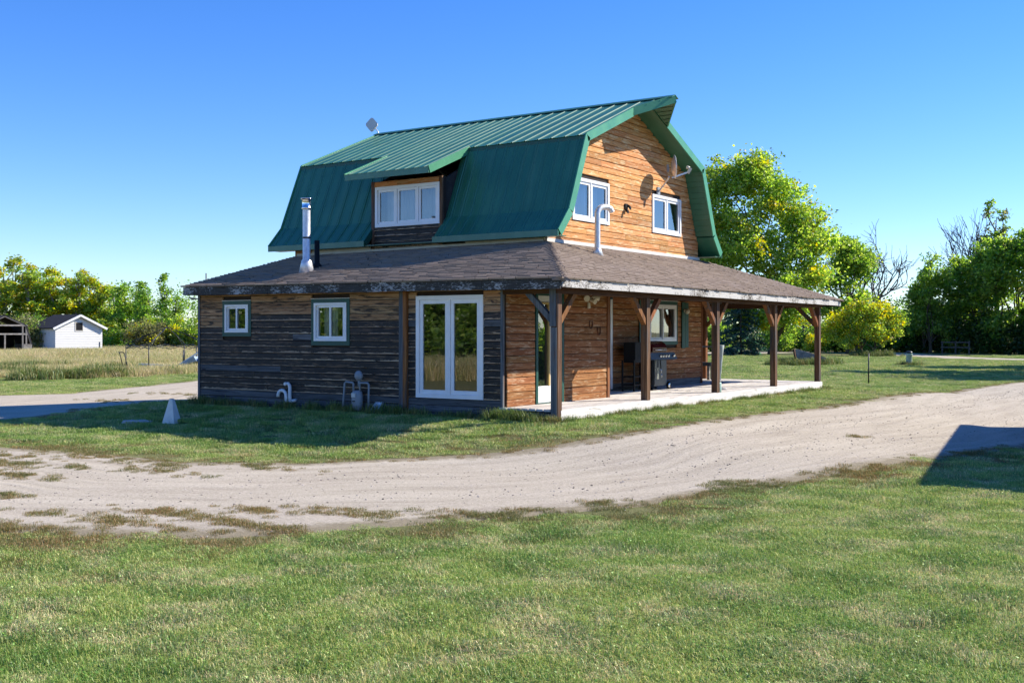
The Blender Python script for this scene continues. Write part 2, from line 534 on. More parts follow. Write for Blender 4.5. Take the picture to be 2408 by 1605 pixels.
def grid_mesh(name, X, Y, Z, mat):
    ny, nx = X.shape
    me = bpy.data.meshes.new(name)
    co = np.stack([X, Y, Z], -1).reshape(-1, 3)
    i = np.arange(ny * nx).reshape(ny, nx)
    q = np.stack([i[:-1, :-1], i[:-1, 1:], i[1:, 1:], i[1:, :-1]], -1).reshape(-1, 4)
    me.vertices.add(len(co)); me.vertices.foreach_set('co', co.ravel())
    me.loops.add(q.size); me.loops.foreach_set('vertex_index', q.ravel().astype(np.int32))
    me.polygons.add(len(q)); me.polygons.foreach_set('loop_start', (np.arange(len(q)) * 4).astype(np.int32))
    me.polygons.foreach_set('use_smooth', np.ones(len(q), bool))
    me.update(calc_edges=True)
    me.materials.append(mat)
    return me


def axis(lo, hi, step, far):
    a = np.arange(lo, hi + 1e-6, step)
    g = step * 2 ** np.arange(1, 40) * .9
    up = hi + np.cumsum(g); dn = lo - np.cumsum(g)
    return np.concatenate([dn[dn > -far][::-1], [-far] if False else [], a, up[up < far]])


gx_ = np.concatenate([[-4000, -1500, -600, -250, -140, -90, -60], np.arange(-45, 26, .4), [35, 60, 120, 400, 1200, 4000]])
gy_ = np.concatenate([[-3000, -900, -300, -120, -70, -45, -32], np.arange(-24, 60, .4), [70, 90, 130, 250, 700, 2000, 5000]])
GX, GY = np.meshgrid(gx_, gy_)
tag(link('lawn', grid_mesh('lawn', GX, GY, gz(GX, GY), M['ground'])), kind='structure')


def resample(pts, n):
    p = np.array(pts, float)
    d = np.r_[0, np.cumsum(np.hypot(*np.diff(p, axis=0).T))]
    s = np.linspace(0, d[-1], n)
    return np.stack([np.interp(s, d, p[:, 0]), np.interp(s, d, p[:, 1])], -1)


nr = np.random.RandomState(5)


def wobble(n, amp, seed):
    r = np.random.RandomState(seed)
    out = np.zeros(n)
    for k, a in ((9, 1.0), (21, .6), (55, .35), (140, .2)):
        m = max(4, n * k // 600 + 4)
        out += a * np.interp(np.linspace(0, m - 1, n), np.arange(m), r.uniform(-1, 1, m))
    return out * amp


LANES = []


def lane(name, A, B, n, m, lift, amp, seed):
    """a ribbon between edge polylines A and B that follows the ground"""
    a = resample(A, n); b = resample(B, n)
    d = b - a; L = np.hypot(*d.T)[:, None]; d = d / L
    a = a - d * wobble(n, amp, seed)[:, None]; b = b + d * wobble(n, amp, seed + 1)[:, None]
    t = np.linspace(0, 1, m)[None, :, None]
    P = a[:, None] * (1 - t) + b[:, None] * t
    X, Y = P[..., 0], P[..., 1]
    tt = np.broadcast_to(t[..., 0], X.shape)
    W = np.hypot(*(b - a).T)[:, None]
    edge = np.minimum(tt, 1 - tt) * W
    rut = .02 * np.exp(-((tt - .32) / .07) ** 2) + .02 * np.exp(-((tt - .66) / .07) ** 2)
    Z = gz(X, Y) + lift * np.clip(edge / .15, -.6, 1) - rut * .3
    me = grid_mesh(name, X, Y, Z, M['gravel'])
    at = me.attributes.new('verge', 'FLOAT', 'POINT')
    at.data.foreach_set('value', np.clip(1 - edge / .9, 0, 1).ravel().astype(np.float32))
    uvl = me.uv_layers.new(name='lane')
    s = np.r_[0, np.cumsum(np.hypot(*np.diff((a + b) / 2, axis=0).T))][:, None]
    U = np.stack([np.broadcast_to(s, X.shape), tt * W], -1).reshape(-1, 2)
    idx = np.zeros(len(me.loops), np.int32); me.loops.foreach_get('vertex_index', idx)
    uvl.data.foreach_set('uv', U[idx].ravel().astype(np.float32))
    o = tag(link(name, me), kind='structure')
    LANES.append((a, b))
    return o


lane('gravel_driveway',
     [(-34, -6.5), (-20, -6.6), (-12, -6.3), (-7.1, -6.1), (-5.7, -6.0), (-4.4, -5.9), (-3.05, -5.9), (-2.5, -5.5), (-1.33, -4.8), (-.57, -3.9), (.48, -3.0), (1.15, -2.2), (1.65, -1.2), (1.85, -.2), (1.8, 1.2), (1.75, 2.6), (1.8, 4.1), (2.05, 6.8), (2.1, 13.6), (1.7, 23.7), (2.6, 30.1), (5.5, 38), (10, 48)],
     [(-34, -15), (-20, -14), (-8, -12.3), (0, -10.5), (.5, -10.25), (1.1, -10.05), (1.65, -9.85), (2.15, -9.55), (2.62, -8.95), (3.15, -8.25), (3.7, -7.5), (4.2, -6.6), (4.7, -5.6), (4.9, -4.2), (5.3, -3.), (5.7, -1.6), (6.1, .1), (6.6, 2.1), (7.1, 3.3), (8.2, 7), (8, 14), (8, 24), (10, 36), (15, 47)], 620, 46, .014, .26, 3)
lane('side_driveway', [(-21.0, -10), (-21.2, -3), (-21.8, 2.9), (-20.8, 4.5), (-22.5, 8.3), (-25.7, 14), (-27, 20), (-25, 34)],
     [(-13.0, -10), (-12.4, -6), (-11.9, -3.3), (-11.9, -1.7), (-12.6, 1), (-15.5, 6.8), (-17.3, 14), (-17, 34)], 260, 30, .012, .22, 9)
lane('far_road', [(-75, 62), (-45, 66), (-33, 72), (-28, 83), (-24, 89), (-19.3, 85.5), (-13.5, 75), (-9.0, 69.5), (-4, 66), (4, 61.5), (20, 52)],
     [(-75, 70), (-46, 74), (-36, 80), (-31, 93), (-24, 97), (-17, 90), (-11.5, 79), (-7, 73), (-2, 69.6), (6, 65), (22, 56)], 300, 10, .012, .1, 17)


RX0, RY0, RS, RN, RM = -80.0, -30.0, .1, 1250, 1350
RAST = np.full((RM, RN), -9.0)


def in_lane(P):
    """>0 inside a gravel lane (metres from the closest edge), about -.3 just outside, -9 far from any"""
    i = ((P[:, 0] - RX0) / RS).astype(int); j = ((P[:, 1] - RY0) / RS).astype(int)
    ok = (i >= 0) & (i < RN) & (j >= 0) & (j < RM)
    out = np.full(len(P), -9.0)
    out[ok] = RAST[j[ok], i[ok]]
    return out


def burn(a, b):
    """marks the ribbon between a and b, and a margin of 3 m beside it, in the raster"""
    k = 4
    n = len(a)
    f = np.linspace(0, n - 1, (n - 1) * k)
    up = lambda q: np.stack([np.interp(f, np.arange(n), q[:, 0]), np.interp(f, np.arange(n), q[:, 1])], -1)
    a, b = up(a), up(b)
    W = np.hypot(*(b - a).T)
    m = int(W.max() / .06)
    for e in np.linspace(-3, W.max() / 2, m // 2 + 60):
        for p, q in ((a, b), (b, a)):
            d = (q - p) / np.hypot(*(q - p).T)[:, None]
            t = p + d * np.minimum(e, W / 2)[:, None]
            i = ((t[:, 0] - RX0) / RS).astype(int); j = ((t[:, 1] - RY0) / RS).astype(int)
            ok = (i >= 0) & (i < RN) & (j >= 0) & (j < RM)
            np.maximum.at(RAST, (j[ok], i[ok]), np.minimum(e, W / 2)[ok])


for _a, _b in LANES: burn(_a, _b)


# ------------------------------------------------------------------ the house
house = empty('house', (0, 0, 0), 0, 'weathered log-sided house with green gambrel metal roof and wraparound porch', 'house')

YC, GXW, ZB = 7.104, -2.28, .25       # gable centre line, gable wall plane, deck level
PROF = [(0.0, 7.132), (3.033, 5.869), (3.742, 4.207), (4.18, 3.732)]   # half roof profile (offset from ridge, height)
XR, XT, XL, XLT = -1.743, -1.097, -10.184, -10.25
PK, PKZ = .899, 6.757


def MY(y0):      # wall facing -Y: along X, outward -Y
    return lambda a, o, z: (a, y0 - o, z)


def MX(x0):      # wall facing +X: along Y, outward +X
    return lambda a, o, z: (x0 + o, a, z)


# lap board of unit length along +x, outward -y, height z
PITCH = .1345


def board_mesh(name, mat):
    mb = MB()
    h = PITCH - .010
    prof = [(0.0, 0.0), (-.031, .001), (-.034, .006), (-.0335, .050), (-.031, .117), (-.024, h), (0.0, h)]
    n = len(prof)
    L = [mb.pt((0, y, z)) for y, z in prof]; Rr = [mb.pt((1, y, z)) for y, z in prof]
    for k in range(n - 1):
        mb.f.append([L[k], Rr[k], Rr[k + 1], L[k + 1]]); mb.m.append(0); mb.sm.append(False)
    mb.f.append(L); mb.m.append(0); mb.sm.append(False)
    mb.f.append(Rr[::-1]); mb.m.append(0); mb.sm.append(False)
    return mb.mesh(name, mat)


BOARDS = {k: board_mesh('siding_board', M[k]) for k in ('log_warm', 'log_porch', 'log_brown', 'log_black', 'log_grey')}
WOPEN = {}


def cut(iv, lo, hi):
    out = []
    for a, b in iv:
        if hi <= a or lo >= b: out.append((a, b)); continue
        if lo > a: out.append((a, lo))
        if hi < b: out.append((hi, b))
    return out


def side(wall, fn, rot, z0, z1, span, opens, pick, maxlen, seed):
    """courses of lap boards; span(z)->(a0,a1); opens: (a0,a1,z0,z1)"""
    rr = random.Random(seed)
    z = z0
    while z < z1 - .02:
        zm = z + PITCH * .5
        a0, a1 = span(zm)
        if a1 - a0 > .06:
            iv = [(a0, a1)]
            for (p, q, r, s) in opens:
                if r - .04 < zm < s + .04: iv = cut(iv, p, q)
            for (p, q) in iv:
                x = p
                first = True
                while x < q - .02:
                    L = rr.uniform(.55, 1.0) * maxlen * (rr.uniform(.3, 1) if first else 1)
                    e = x + L
                    if q - e < .5: e = q
                    first = False
                    o = link('siding_board', BOARDS[pick(z, rr)], wall, fn(x, .004 + rr.uniform(0, .004), z + rr.uniform(-.003, .003)),
                             (rr.uniform(-.012, .012), 0, rot), (e - x - .004, 1, 1))
                    o.rotation_euler[1] = rr.uniform(-.0012, .0012)
                    x = e
        z += PITCH


def core_wall(fn, a0, a1, z0, z1, opens, thick=.12, top=None):
    """sheathing behind the boards with real window and door openings"""
    mb = MB(fn)
    xs = sorted({a0, a1, *[q for o in opens for q in o[:2]]})
    for p, q in zip(xs, xs[1:]):
        iv = [(z0, z1)]
        for (oa, ob, oz0, oz1) in opens:
            if oa < (p + q) / 2 < ob: iv = cut(iv, oz0, oz1)
        for (r, s) in iv:
            mb.box(p, q, -thick, 0, r, s, 0)
    return mb.build('wall', [M['core']], house)


# ---- windows
def rect_ring(mb, a0, a1, z0, z1, w, o0, o1, m=0, wt=None, wb=None):
    wt = wt or w; wb = wb or w
    mb.box(a0, a0 + w, o0, o1, z0, z1, m); mb.box(a1 - w, a1, o0, o1, z0, z1, m)
    mb.box(a0 + w, a1 - w, o0, o1, z1 - wt, z1, m); mb.box(a0 + w, a1 - w, o0, o1, z0, z0 + wb, m)


def window(fn, a0, a1, z0, z1, nsash, trim=0.0, slide=False, fw=.055, sw=.05, curtain=None, trim_b=None):
    if trim:
        fa0, fa1, fz0, fz1 = a0 + trim, a1 - trim, z0 + (trim_b or trim), z1 - trim
    else:
        fa0, fa1, fz0, fz1 = a0, a1, z0, z1
    mb = MB(fn)
    rect_ring(mb, fa0, fa1, fz0, fz1, fw, -.09, .062)
    if not slide:
        for k in range(1, nsash):
            c = fa0 + (fa1 - fa0) * k / nsash
            mb.box(c - .022, c + .022, -.09, .05, fz0 + fw, fz1 - fw)
    w = mb.build('window', [M['white']], house)
    if trim:
        tb = MB(fn)
        rect_ring(tb, a0, a1, z0, z1, trim, 0, .05, 0, trim, trim_b or trim)
        tb.build('trim', [M['green_trim']], w)
        db = MB(fn); db.box(a0 - .01, a1 + .01, 0, .06, z1 + .002, z1 + .016); db.build('drip_cap', [M['white_board']], w)
    ia0, ia1 = fa0 + fw, fa1 - fw
    for k in range(nsash):
        if slide:
            half = (ia1 - ia0) / 2
            s0 = ia0 + half * k - (.02 if k else 0); s1 = ia0 + half * (k + 1) + (0 if k else .02)
            o = .02 if k else -.01
        else:
            s0 = fa0 + (fa1 - fa0) * k / nsash + (fw if k == 0 else .025)
            s1 = fa0 + (fa1 - fa0) * (k + 1) / nsash - (fw if k == nsash - 1 else .025)
            o = .0
        sb = MB(fn)
        rect_ring(sb, s0 + .002, s1 - .002, fz0 + fw + .002, fz1 - fw - .002, sw, o, o + .035)
        sb.build('sash', [M['white']], w)
        pb = MB(fn)
        pb.poly([(s0 + sw, o + .012, fz0 + fw + sw), (s1 - sw, o + .012, fz0 + fw + sw), (s1 - sw, o + .012, fz1 - fw - sw), (s0 + sw, o + .012, fz1 - fw - sw)])
        pb.build('pane', [M['glass']], w)
    if curtain:
        for (c0, c1, mat, dep) in curtain:
            cb = MB(fn)
            n = max(6, int((c1 - c0) / .025))
            for i in range(n):
                p = c0 + (c1 - c0) * i / n; q = c0 + (c1 - c0) * (i + 1) / n
                da = .016 * math.sin(i * 1.7); db_ = .016 * math.sin((i + 1) * 1.7)
                cb.poly([(p, -dep + da, fz0 - .03), (q, -dep + db_, fz0 - .03), (q, -dep + db_, fz1 + .03), (p, -dep + da, fz1 + .03)], 0, True)
            cb.build('curtain', [mat], w)
    return w


fnF, fnP, fnB, fnD = MY(0.0), MX(-1.109), MX(GXW), MY(3.255)
# openings
W1 = (-8.518, -7.633, 1.526, 2.291); W2 = (-5.864, -4.817, 1.348, 2.291); WB = (-3.112, -1.538, .373, 2.307)
DOOR = (1.01, 2.02, .27, 2.37)
WP = (7.93, 9.60, 1.30, 2.40); BDOOR = (5.12, 6.10, .27, 2.40)
GL = (4.30, 5.955, 4.09, 5.043); GR = (8.159, 9.79, 4.09, 5.043)
DW = (-6.955, -5.055, 4.065, 5.005)

front = core_wall(fnF, -9.3, -1.112, .0, 2.55, [W1, W2, WB])


def pick_front(z, rr):
    if z > 1.98 or (z > 1.70 and rr.random() < .4): return 'log_brown'
    if z < .24 or (z < .36 and rr.random() < .3): return 'log_grey'
    return 'log_black' if rr.random() < .93 else 'log_grey'


side(front, fnF, 0, -.03, 2.52, lambda z: (-9.24, -3.53), [W1, W2], pick_front, 5.5, 1)
side(front, fnF, 0, -.03, 2.52, lambda z: (-3.31, -1.16), [WB], lambda z, rr: ('log_brown' if z > 1.86 else ('log_grey' if z < .34 or (z < 1.75 and z > 1.6) else 'log_black')), 3.5, 2)
mb = MB(fnF); mb.box(-3.52, -3.42, 0, .075, -.03, 2.5); mb.build('corner_trim', [M['post_grey']], front)
mb = MB(fnF); mb.box(-3.415, -3.325, 0, .085, -.03, 2.5); mb.build('corner_trim', [M['post_warm']], front)
mb = MB(fnF); mb.box(-9.31, -9.25, 0, .055, -.05, 2.5); mb.build('corner_trim', [M['post_grey']], front)
mb = MB(fnF); mb.box(-1.155, -1.10, 0, .05, .0, 2.5); mb.build('corner_trim', [M['post_grey']], front)

pw = core_wall(fnP, 0.0, 3.83, .1, 2.55, [DOOR])
side(pw, fnP, R(90), .25, 2.52, lambda z: (.05, 3.76), [(.985, 2.05, .2, 2.55)], lambda z, rr: 'log_porch', 4.0, 3)
mb = MB(fnP); mb.box(3.76, 3.86, -.10, .06, .25, 2.5); mb.build('corner_trim', [M['post_warm']], pw)
mb = MB(); mb.box(-2.28, -1.112, 3.71, 3.83, .1, 2.55); mb.build('wall', [M['core']], house)

bw = core_wall(fnB, 3.835, 11.12, .1, 2.75, [WP, BDOOR])
side(bw, fnB, R(90), .42, 2.72, lambda z: (3.9, 11.10), [(7.95, 9.58, 1.3, 2.42), (5.06, 6.16, .2, 2.45)], lambda z, rr: 'log_porch', 4.5, 4)
mb = MB(fnB); mb.box(6.2, 11.12, 0, .022, .25, .42); mb.build('skirt_board', [M['log_grey']], bw)
mb = MB(fnB); mb.box(11.06, 11.13, 0, .05, .25, 2.7); mb.build('corner_trim', [M['post_warm']], bw)


def prof_half(z):      # half width of the gable at height z
    for (y0, a), (y1, b) in zip(PROF, PROF[1:]):
        if b <= z <= a: return y0 + (a - z) / (a - b) * (y1 - y0)
    return PROF[-1][0]


def gspan(z):
    w = min(3.76, prof_half(z) - .0)
    zz = z + .12
    w = min(w, prof_half(min(7.13, zz)) + .02)
    return (YC - w, YC + w)


# gable sheathing follows the roof profile
mb = MB(fnB)
zs = [3.2, 4.0, 4.09, 4.3, 4.7, 5.043, 5.4, 5.72, 6.2, 6.6, 6.98]
for a, b in zip(zs, zs[1:]):
    wa, wb = min(3.78, prof_half(a) - .06), min(3.78, prof_half(b + .05) - .06)
    ivs = [(YC - wa, YC + wa, YC - wb, YC + wb)]
    if a >= 4.08 and b <= 5.05:
        ivs = [(YC - wa, GL[0], YC - wb, GL[0]), (GL[1], GR[0], GL[1], GR[0]), (GR[1], YC + wa, GR[1], YC + wb)]
    for p, q, r, s in ivs:
        mb.hexa([(p, -.1, a), (q, -.1, a), (q, 0, a), (p, 0, a)], [(r, -.1, b), (s, -.1, b), (s, 0, b), (r, 0, b)])
gw = mb.build('wall', [M['core']], house)
side(gw, fnB, R(90), 3.40, 7.0, gspan, [(GL[0] - .005, GL[1] + .005, GL[2], GL[3]), (GR[0] - .005, GR[1] + .005, GR[2], GR[3])], lambda z, rr: 'log_warm', 2.6, 5)

# upper long walls, hidden ends and floors close the house so that rooms behind the glass are dark
mb = MB()
mb.box(-9.56, -7.07, 3.262, 3.36, 3.0, 4.05); mb.box(-4.99, GXW - .11, 3.262, 3.36, 3.0, 4.05)
mb.box(-9.56, GXW - .11, 10.85, 10.95, .1, 4.05)
mb.box(-9.56, -9.46, 3.36, 10.85, 2.0, 4.1)
for za, zb_ in ((4.1, 4.9), (4.9, 5.7), (5.7, 6.95)):
    wa, wb = prof_half(za) - .12, prof_half(zb_) - .12
    mb.hexa([(-9.56, YC - wa, za), (-9.46, YC - wa, za), (-9.46, YC + wa, za), (-9.56, YC + wa, za)], [(-9.56, YC - wb, zb_), (-9.46, YC - wb, zb_), (-9.46, YC + wb, zb_), (-9.56, YC + wb, zb_)])
mb.box(-9.3, -9.2, .13, 11.0, .0, 2.6)
mb.build('wall', [M['core']], house)
mb = MB(); mb.box(-9.2, -2.4, .13, 10.8, .1, .22); mb.box(-2.4, -1.24, .13, 3.7, .1, .22)
mb.box(-9.4, -2.42, 3.4, 10.8, 2.9, 3.05)
mb.build('floor', [M['dark_wood']], house)
mb = MB(); mb.box(-4.2, -4.1, .2, 3.7, .22, 2.5); mb.box(-9.15, -4.2, 3.6, 3.7, .22, 2.5); mb.box(-4.1, -1.25, 3.55, 3.65, .22, 2.5); mb.box(-9.3, -2.5, 7.2, 7.3, 3.05, 5.8); mb.box(-4.6, -4.5, 3.5, 7.1, .25, 2.5)
mb.build('partition', [M['core_in']], house)
# pale board strips below the flared eaves
mb = MB(fnD); mb.box(-9.0, -7.12, .006, .03, 3.53, 3.68); mb.build('frieze_board', [M['white_board']], house)
mb = MB(fnD); mb.box(-4.35, GXW + .02, .006, .03, 3.52, 3.70); mb.build('frieze_board', [M['white_board']], house)
mb = MB(fnD); mb.box(-9.57, -9.0, .006, .035, 3.42, 4.0); mb.build('frieze_board', [M['log_brown']], house)

window(fnF, *W1, 2, .08, True, .045, .04, [(-8.42, -8.05, M['steel_dark'], .05)], .085)
window(fnF, *W2, 2, .078, True, .05, .045, [(-5.70, -5.33, M['curtain'], .16), (-5.12, -4.95, M['curtain'], .2)], .09)
window(fnF, *WB, 2, 0, False, .075, .075)
window(fnB, *WP, 2, .09, True, .055, .045, [(9.0, 9.5, M['curtain'], .25)])
window(fnB, *GL, 2, 0, False, .07, .06, [(4.3, 5.95, M['blind'], .25)])
window(fnB, *GR, 2, 0, False, .07, .06, [(9.4, 9.75, M['curtain'], .2)])
# dormer
dwal = core_wall(fnD, -7.06, -5.0, 3.4, 5.14, [DW])
side(dwal, fnD, 0, 3.45, 4.05, lambda z: (-7.0, -5.05), [], lambda z, rr: 'log_black', 2.5, 6)
side(dwal, fnD, 0, 5.01, 5.12, lambda z: (-7.0, -5.05), [], lambda z, rr: 'log_warm', 2.5, 7)
mb = MB(fnD); mb.box(-7.075, -6.985, 0, .05, 3.45, 5.14); mb.build('corner_trim', [M['post']], dwal)
mb = MB(fnD); mb.box(-5.075, -4.985, 0, .05, 3.45, 5.14); mb.build('corner_trim', [M['post']], dwal)
window(fnD, *DW, 3, 0, False, .07, .055, [(-6.93, -6.1, M['blind'], .35), (-6.1, -5.08, M['blind'], .5)])
for x0, x1 in ((-7.06, -7.0), (-5.06, -5.0)):
    mb = MB()
    mb.hexa([(x0, 3.36, 3.9), (x1, 3.36, 3.9), (x1, 4.2, 5.5), (x0, 4.2, 5.5)][:4], [(x0, 3.36, 5.10), (x1, 3.36, 5.10), (x1, 4.2, 5.52), (x0, 4.2, 5.52)])
    mb.build('dormer_cheek', [M['shingle_old']], house)

# ---- doors
def door():
    d = MB(fnP); rect_ring(d, 1.01, 2.02, .255, 2.37, .07, -.06, .05, 0, .05, .012)
    w = d.build('door', [M['green_trim']], house)
    b = MB(fnP); b.box(1.085, 1.945, -.055, -.02, .27, .585); b.box(1.60, 1.945, -.055, -.02, .585, 2.2); b.box(1.085, 1.945, -.055, -.02, 2.2, 2.315)
    b.build('door_leaf', [M['door_white']], w)
    b = MB(fnP); b.box(1.085, 1.545, -.05, .004, .27, .575); b.build('kick_panel', [M['door_white']], w)
    b = MB(fnP); b.box(1.545, 1.598, -.05, -.005, .59, 2.19); b.box(1.085, 1.545, -.05, -.005, 2.15, 2.19); b.build('stile', [M['door_yellow']], w)
    b = MB(fnP); b.poly([(1.085, -.035, .585), (1.545, -.035, .585), (1.545, -.035, 2.15), (1.085, -.035, 2.15)]); b.build('pane', [M['glass']], w)
    for z in (1.20, 1.38):
        b = MB(fnP); b.lathe([(.026, 0), (.03, .02), (.022, .05), (.008, .055)], 12, 0, lambda x, y, zz, z=z: (1.70 + x, -.02 + zz, z + y)); b.build('handle', [M['chrome']], w)
    d = MB(fnB); rect_ring(d, 5.08, 6.14, .255, 2.42, .075, -.05, .05)
    w = d.build('door', [M['door_blue']], house)
    b = MB(fnB); b.box(5.16, 6.06, -.04, -.005, .27, 2.34); b.build('door_leaf', [M['door_white']], w)
    b = MB(fnB); b.box(6.0, 6.075, .052, .075, .3, 2.38); b.build('storm_door_edge', [M['white']], w)
    b = MB(fnB); b.lathe([(.026, 0), (.03, .02), (.022, .05), (.008, .055)], 12, 0, lambda x, y, zz: (5.25 + x, zz, 1.2 + y)); b.build('handle', [M['chrome']], w)


door()

# ---- window shutters on the porch wall
for y0, y1 in ((7.42, 7.82), (9.80, 10.20)):
    s = MB(fnB); s.box(y0 + .05, y1 - .05, .04, .058, 1.36, 1.44); s.box(y0 + .05, y1 - .05, .04, .058, 2.14, 2.22)
    sh = s.build('shutter', [M['green_trim']], house)
    for k in range(2):
        w_ = (y1 - y0) / 2
        b = MB(fnB); b.box(y0 + k * w_ + .006, y0 + (k + 1) * w_ - .006, .058, .08, 1.20 + .02 * k, 2.40 - .015 * k)
        b.build('plank', [M['green_trim']], sh)

# ---- porch roof
E0 = (-9.435, -.363, 2.622); E1 = (.329, -.363, 2.562); E2 = (.329, 14.913, 2.53); E3 = (-9.435, 14.913, 2.57)
T0 = (-9.56, 3.25, 3.495); T1 = (GXW - .02, 3.25, 3.548); T2 = (GXW, YC + 3.82, 3.545); T3 = (-9.56, YC + 3.85, 3.53)
T1b = (GXW + .005, 3.25, 3.548)
mb = MB()
dn = lambda p, k=.03: (p[0], p[1], p[2] - k)
for a, b, c, d in ((E0, E1, T1, T0), (E1, E2, T2, T1), (E2, E3, T3, T2)):
    mb.poly([dn(a), dn(b), dn(c), dn(d)])
    mb.poly([dn(d, .055), dn(c, .055), dn(b, .055), dn(a, .055)])
proof = mb.build('porch_roof', [M['dark_wood']], house)


def shingles(e0, e1, t0, t1, rows, tabw, seed):
    r = random.Random(seed)
    e0, e1, t0, t1 = map(Vector, (e0, e1, t0, t1))
    nrm = (e1 - e0).cross(t0 - e0).normalized()
    V = []; F = []; A = []
    for i in range(rows):
        v0, v1 = i / rows, min(1.0, (i + 1.25) / rows)
        l0, r0 = e0.lerp(t0, v0), e1.lerp(t1, v0)
        l1, r1 = e0.lerp(t0, v1), e1.lerp(t1, v1)
        L = (r0 - l0).length
        x = -r.uniform(0, tabw)
        sag = .010 * math.sin(i * .9)
        while x < L:
            w = tabw * r.uniform(.75, 1.25)
            p, q = max(0, x) / L, min(L, x + w - .006) / L
            x += w
            if q <= p: continue
            h = .016 + r.uniform(0, .012)
            dv = (l1 - l0) * r.uniform(-.12, .05)
            a, b = l0.lerp(r0, p) + dv, l0.lerp(r0, q) + dv
            c, d = l1.lerp(r1, q), l1.lerp(r1, p)
            k = len(V)
            V += [a - nrm * .01, b - nrm * .01, a + nrm * h, b + nrm * h, c + nrm * .001, d + nrm * .001]
            F += [(k, k + 1, k + 3, k + 2), (k + 2, k + 3, k + 4, k + 5)]
            A += [r.random()] * 2
    me = bpy.data.meshes.new('shingles')
    me.from_pydata([tuple(v) for v in V], [], F)
    me.materials.append(M['shingles'])
    at = me.attributes.new('tab', 'FLOAT', 'FACE')
    at.data.foreach_set('value', A)
    o = link('shingles', me, proof)
    o['kind'] = 'stuff'


OV = Vector((0, 0, 0))
shingles(tuple(Vector(E0) + Vector((-.03, -.03, -.004))), tuple(Vector(E1) + Vector((.03, -.03, -.004))), T0, T1b, 29, .30, 1)
shingles(tuple(Vector(E1) + Vector((.03, -.03, -.004))), tuple(Vector(E2) + Vector((.03, .03, -.004))), T1b, T2, 22, .30, 2)
shingles(tuple(Vector(E2) + Vector((.03, .03, -.004))), tuple(Vector(E3) + Vector((-.03, .03, -.004))), T2, T3, 20, .5, 3)
# hip caps
for (a, b) in ((E1, T1b), (E2, T2)):
    a = Vector(a); b = Vector(b); n = 24
    for k in range(n):
        p = a.lerp(b, k / n); q = a.lerp(b, (k + 1.3) / n if k < n - 1 else 1)
        d = (q - p).normalized(); s = d.cross(Vector((0, 0, 1))).normalized()
        u = Vector((0, 0, 1)); w = .16
        mb = MB()
        lift = .030
        mb.poly([p + s * w + u * (lift - .058), p + u * (lift + .012), q + u * (.012), q + s * w - u * .05])
        mb.poly([p + u * (lift + .012), p - s * w + u * (lift - .058), q - s * w - u * .05, q + u * .012])
        mb.poly([p + s * w - u * .05, p - s * w - u * .05, p - s * w + u * (lift - .058), p + u * (lift + .012), p + s * w + u * (lift - .058)])
        o = mb.build('hip_shingle', [M['shingles']], proof)
# flashing where the porch roof meets the walls
mb = MB()
p, q = Vector(T1b), Vector(T2)
mb.bar(p + Vector((.045, 0, .03)), q + Vector((.045, 0, .03)), .012, .075)
mb.bar(Vector((-9.5, 3.21, 3.52)), Vector((-2.3, 3.21, 3.575)), .012, .055)
mb.build('flashing', [M['white_board']], proof)
# fascia boards in lengths, butted end to end
def fascia_run(a, b, cuts, mat, h=.165, name='fascia_board'):
    a = Vector(a); b = Vector(b)
    cs = [0] + cuts + [1]
    for c0, c1 in zip(cs, cs[1:]):
        mb = MB()
        jit = Vector((0, 0, rng.uniform(-.006, .006)))
        mb.bar(a.lerp(b, c0 + .0004) + jit - Vector((0, 0, h / 2 + .02)), a.lerp(b, c1 - .0004) + jit - Vector((0, 0, h / 2 + .02)), .038, h)
        mb.build(name, [mat], proof)
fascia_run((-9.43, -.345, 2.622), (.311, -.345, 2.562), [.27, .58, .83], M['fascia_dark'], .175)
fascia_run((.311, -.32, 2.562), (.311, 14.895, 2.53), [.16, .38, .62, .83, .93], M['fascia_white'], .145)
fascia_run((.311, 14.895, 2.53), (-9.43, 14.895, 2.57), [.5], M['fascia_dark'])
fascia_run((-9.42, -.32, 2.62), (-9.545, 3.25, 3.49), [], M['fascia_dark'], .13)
# soffit lining and rafters under the porch roof
for k in range(24):
    y = .3 + k * .61
    zt = 2.56 - .002 * k
    f = min(1.0, max(.12, (y + .363) / 3.613), max(.12, (14.91 - y) / 3.99))
    mb = MB(); mb.bar((.28, y, zt - .125), (.28 - 2.54 * f, y, zt - .125 + .95 * f), .045, .10); mb.build('rafter', [M['dark_wood']], proof)
mb = MB()
mb.box(-9.25, .28, -.32, -.06, 2.425, 2.44); mb.build('soffit', [M['dark_wood']], proof)
mb = MB(); mb.box(-.07, .07, -.07, 14.1, 2.30, 2.44); mb.build('beam', [M['dark_wood']], house)
mb = MB(); mb.box(-9.3, -.075, 13.86, 14.0, 2.30, 2.44); mb.build('beam', [M['dark_wood']], house)
mb = MB(); mb.box(-1.10, -.075, -.06, .06, 2.30, 2.44); mb.build('beam', [M['dark_wood']], house)

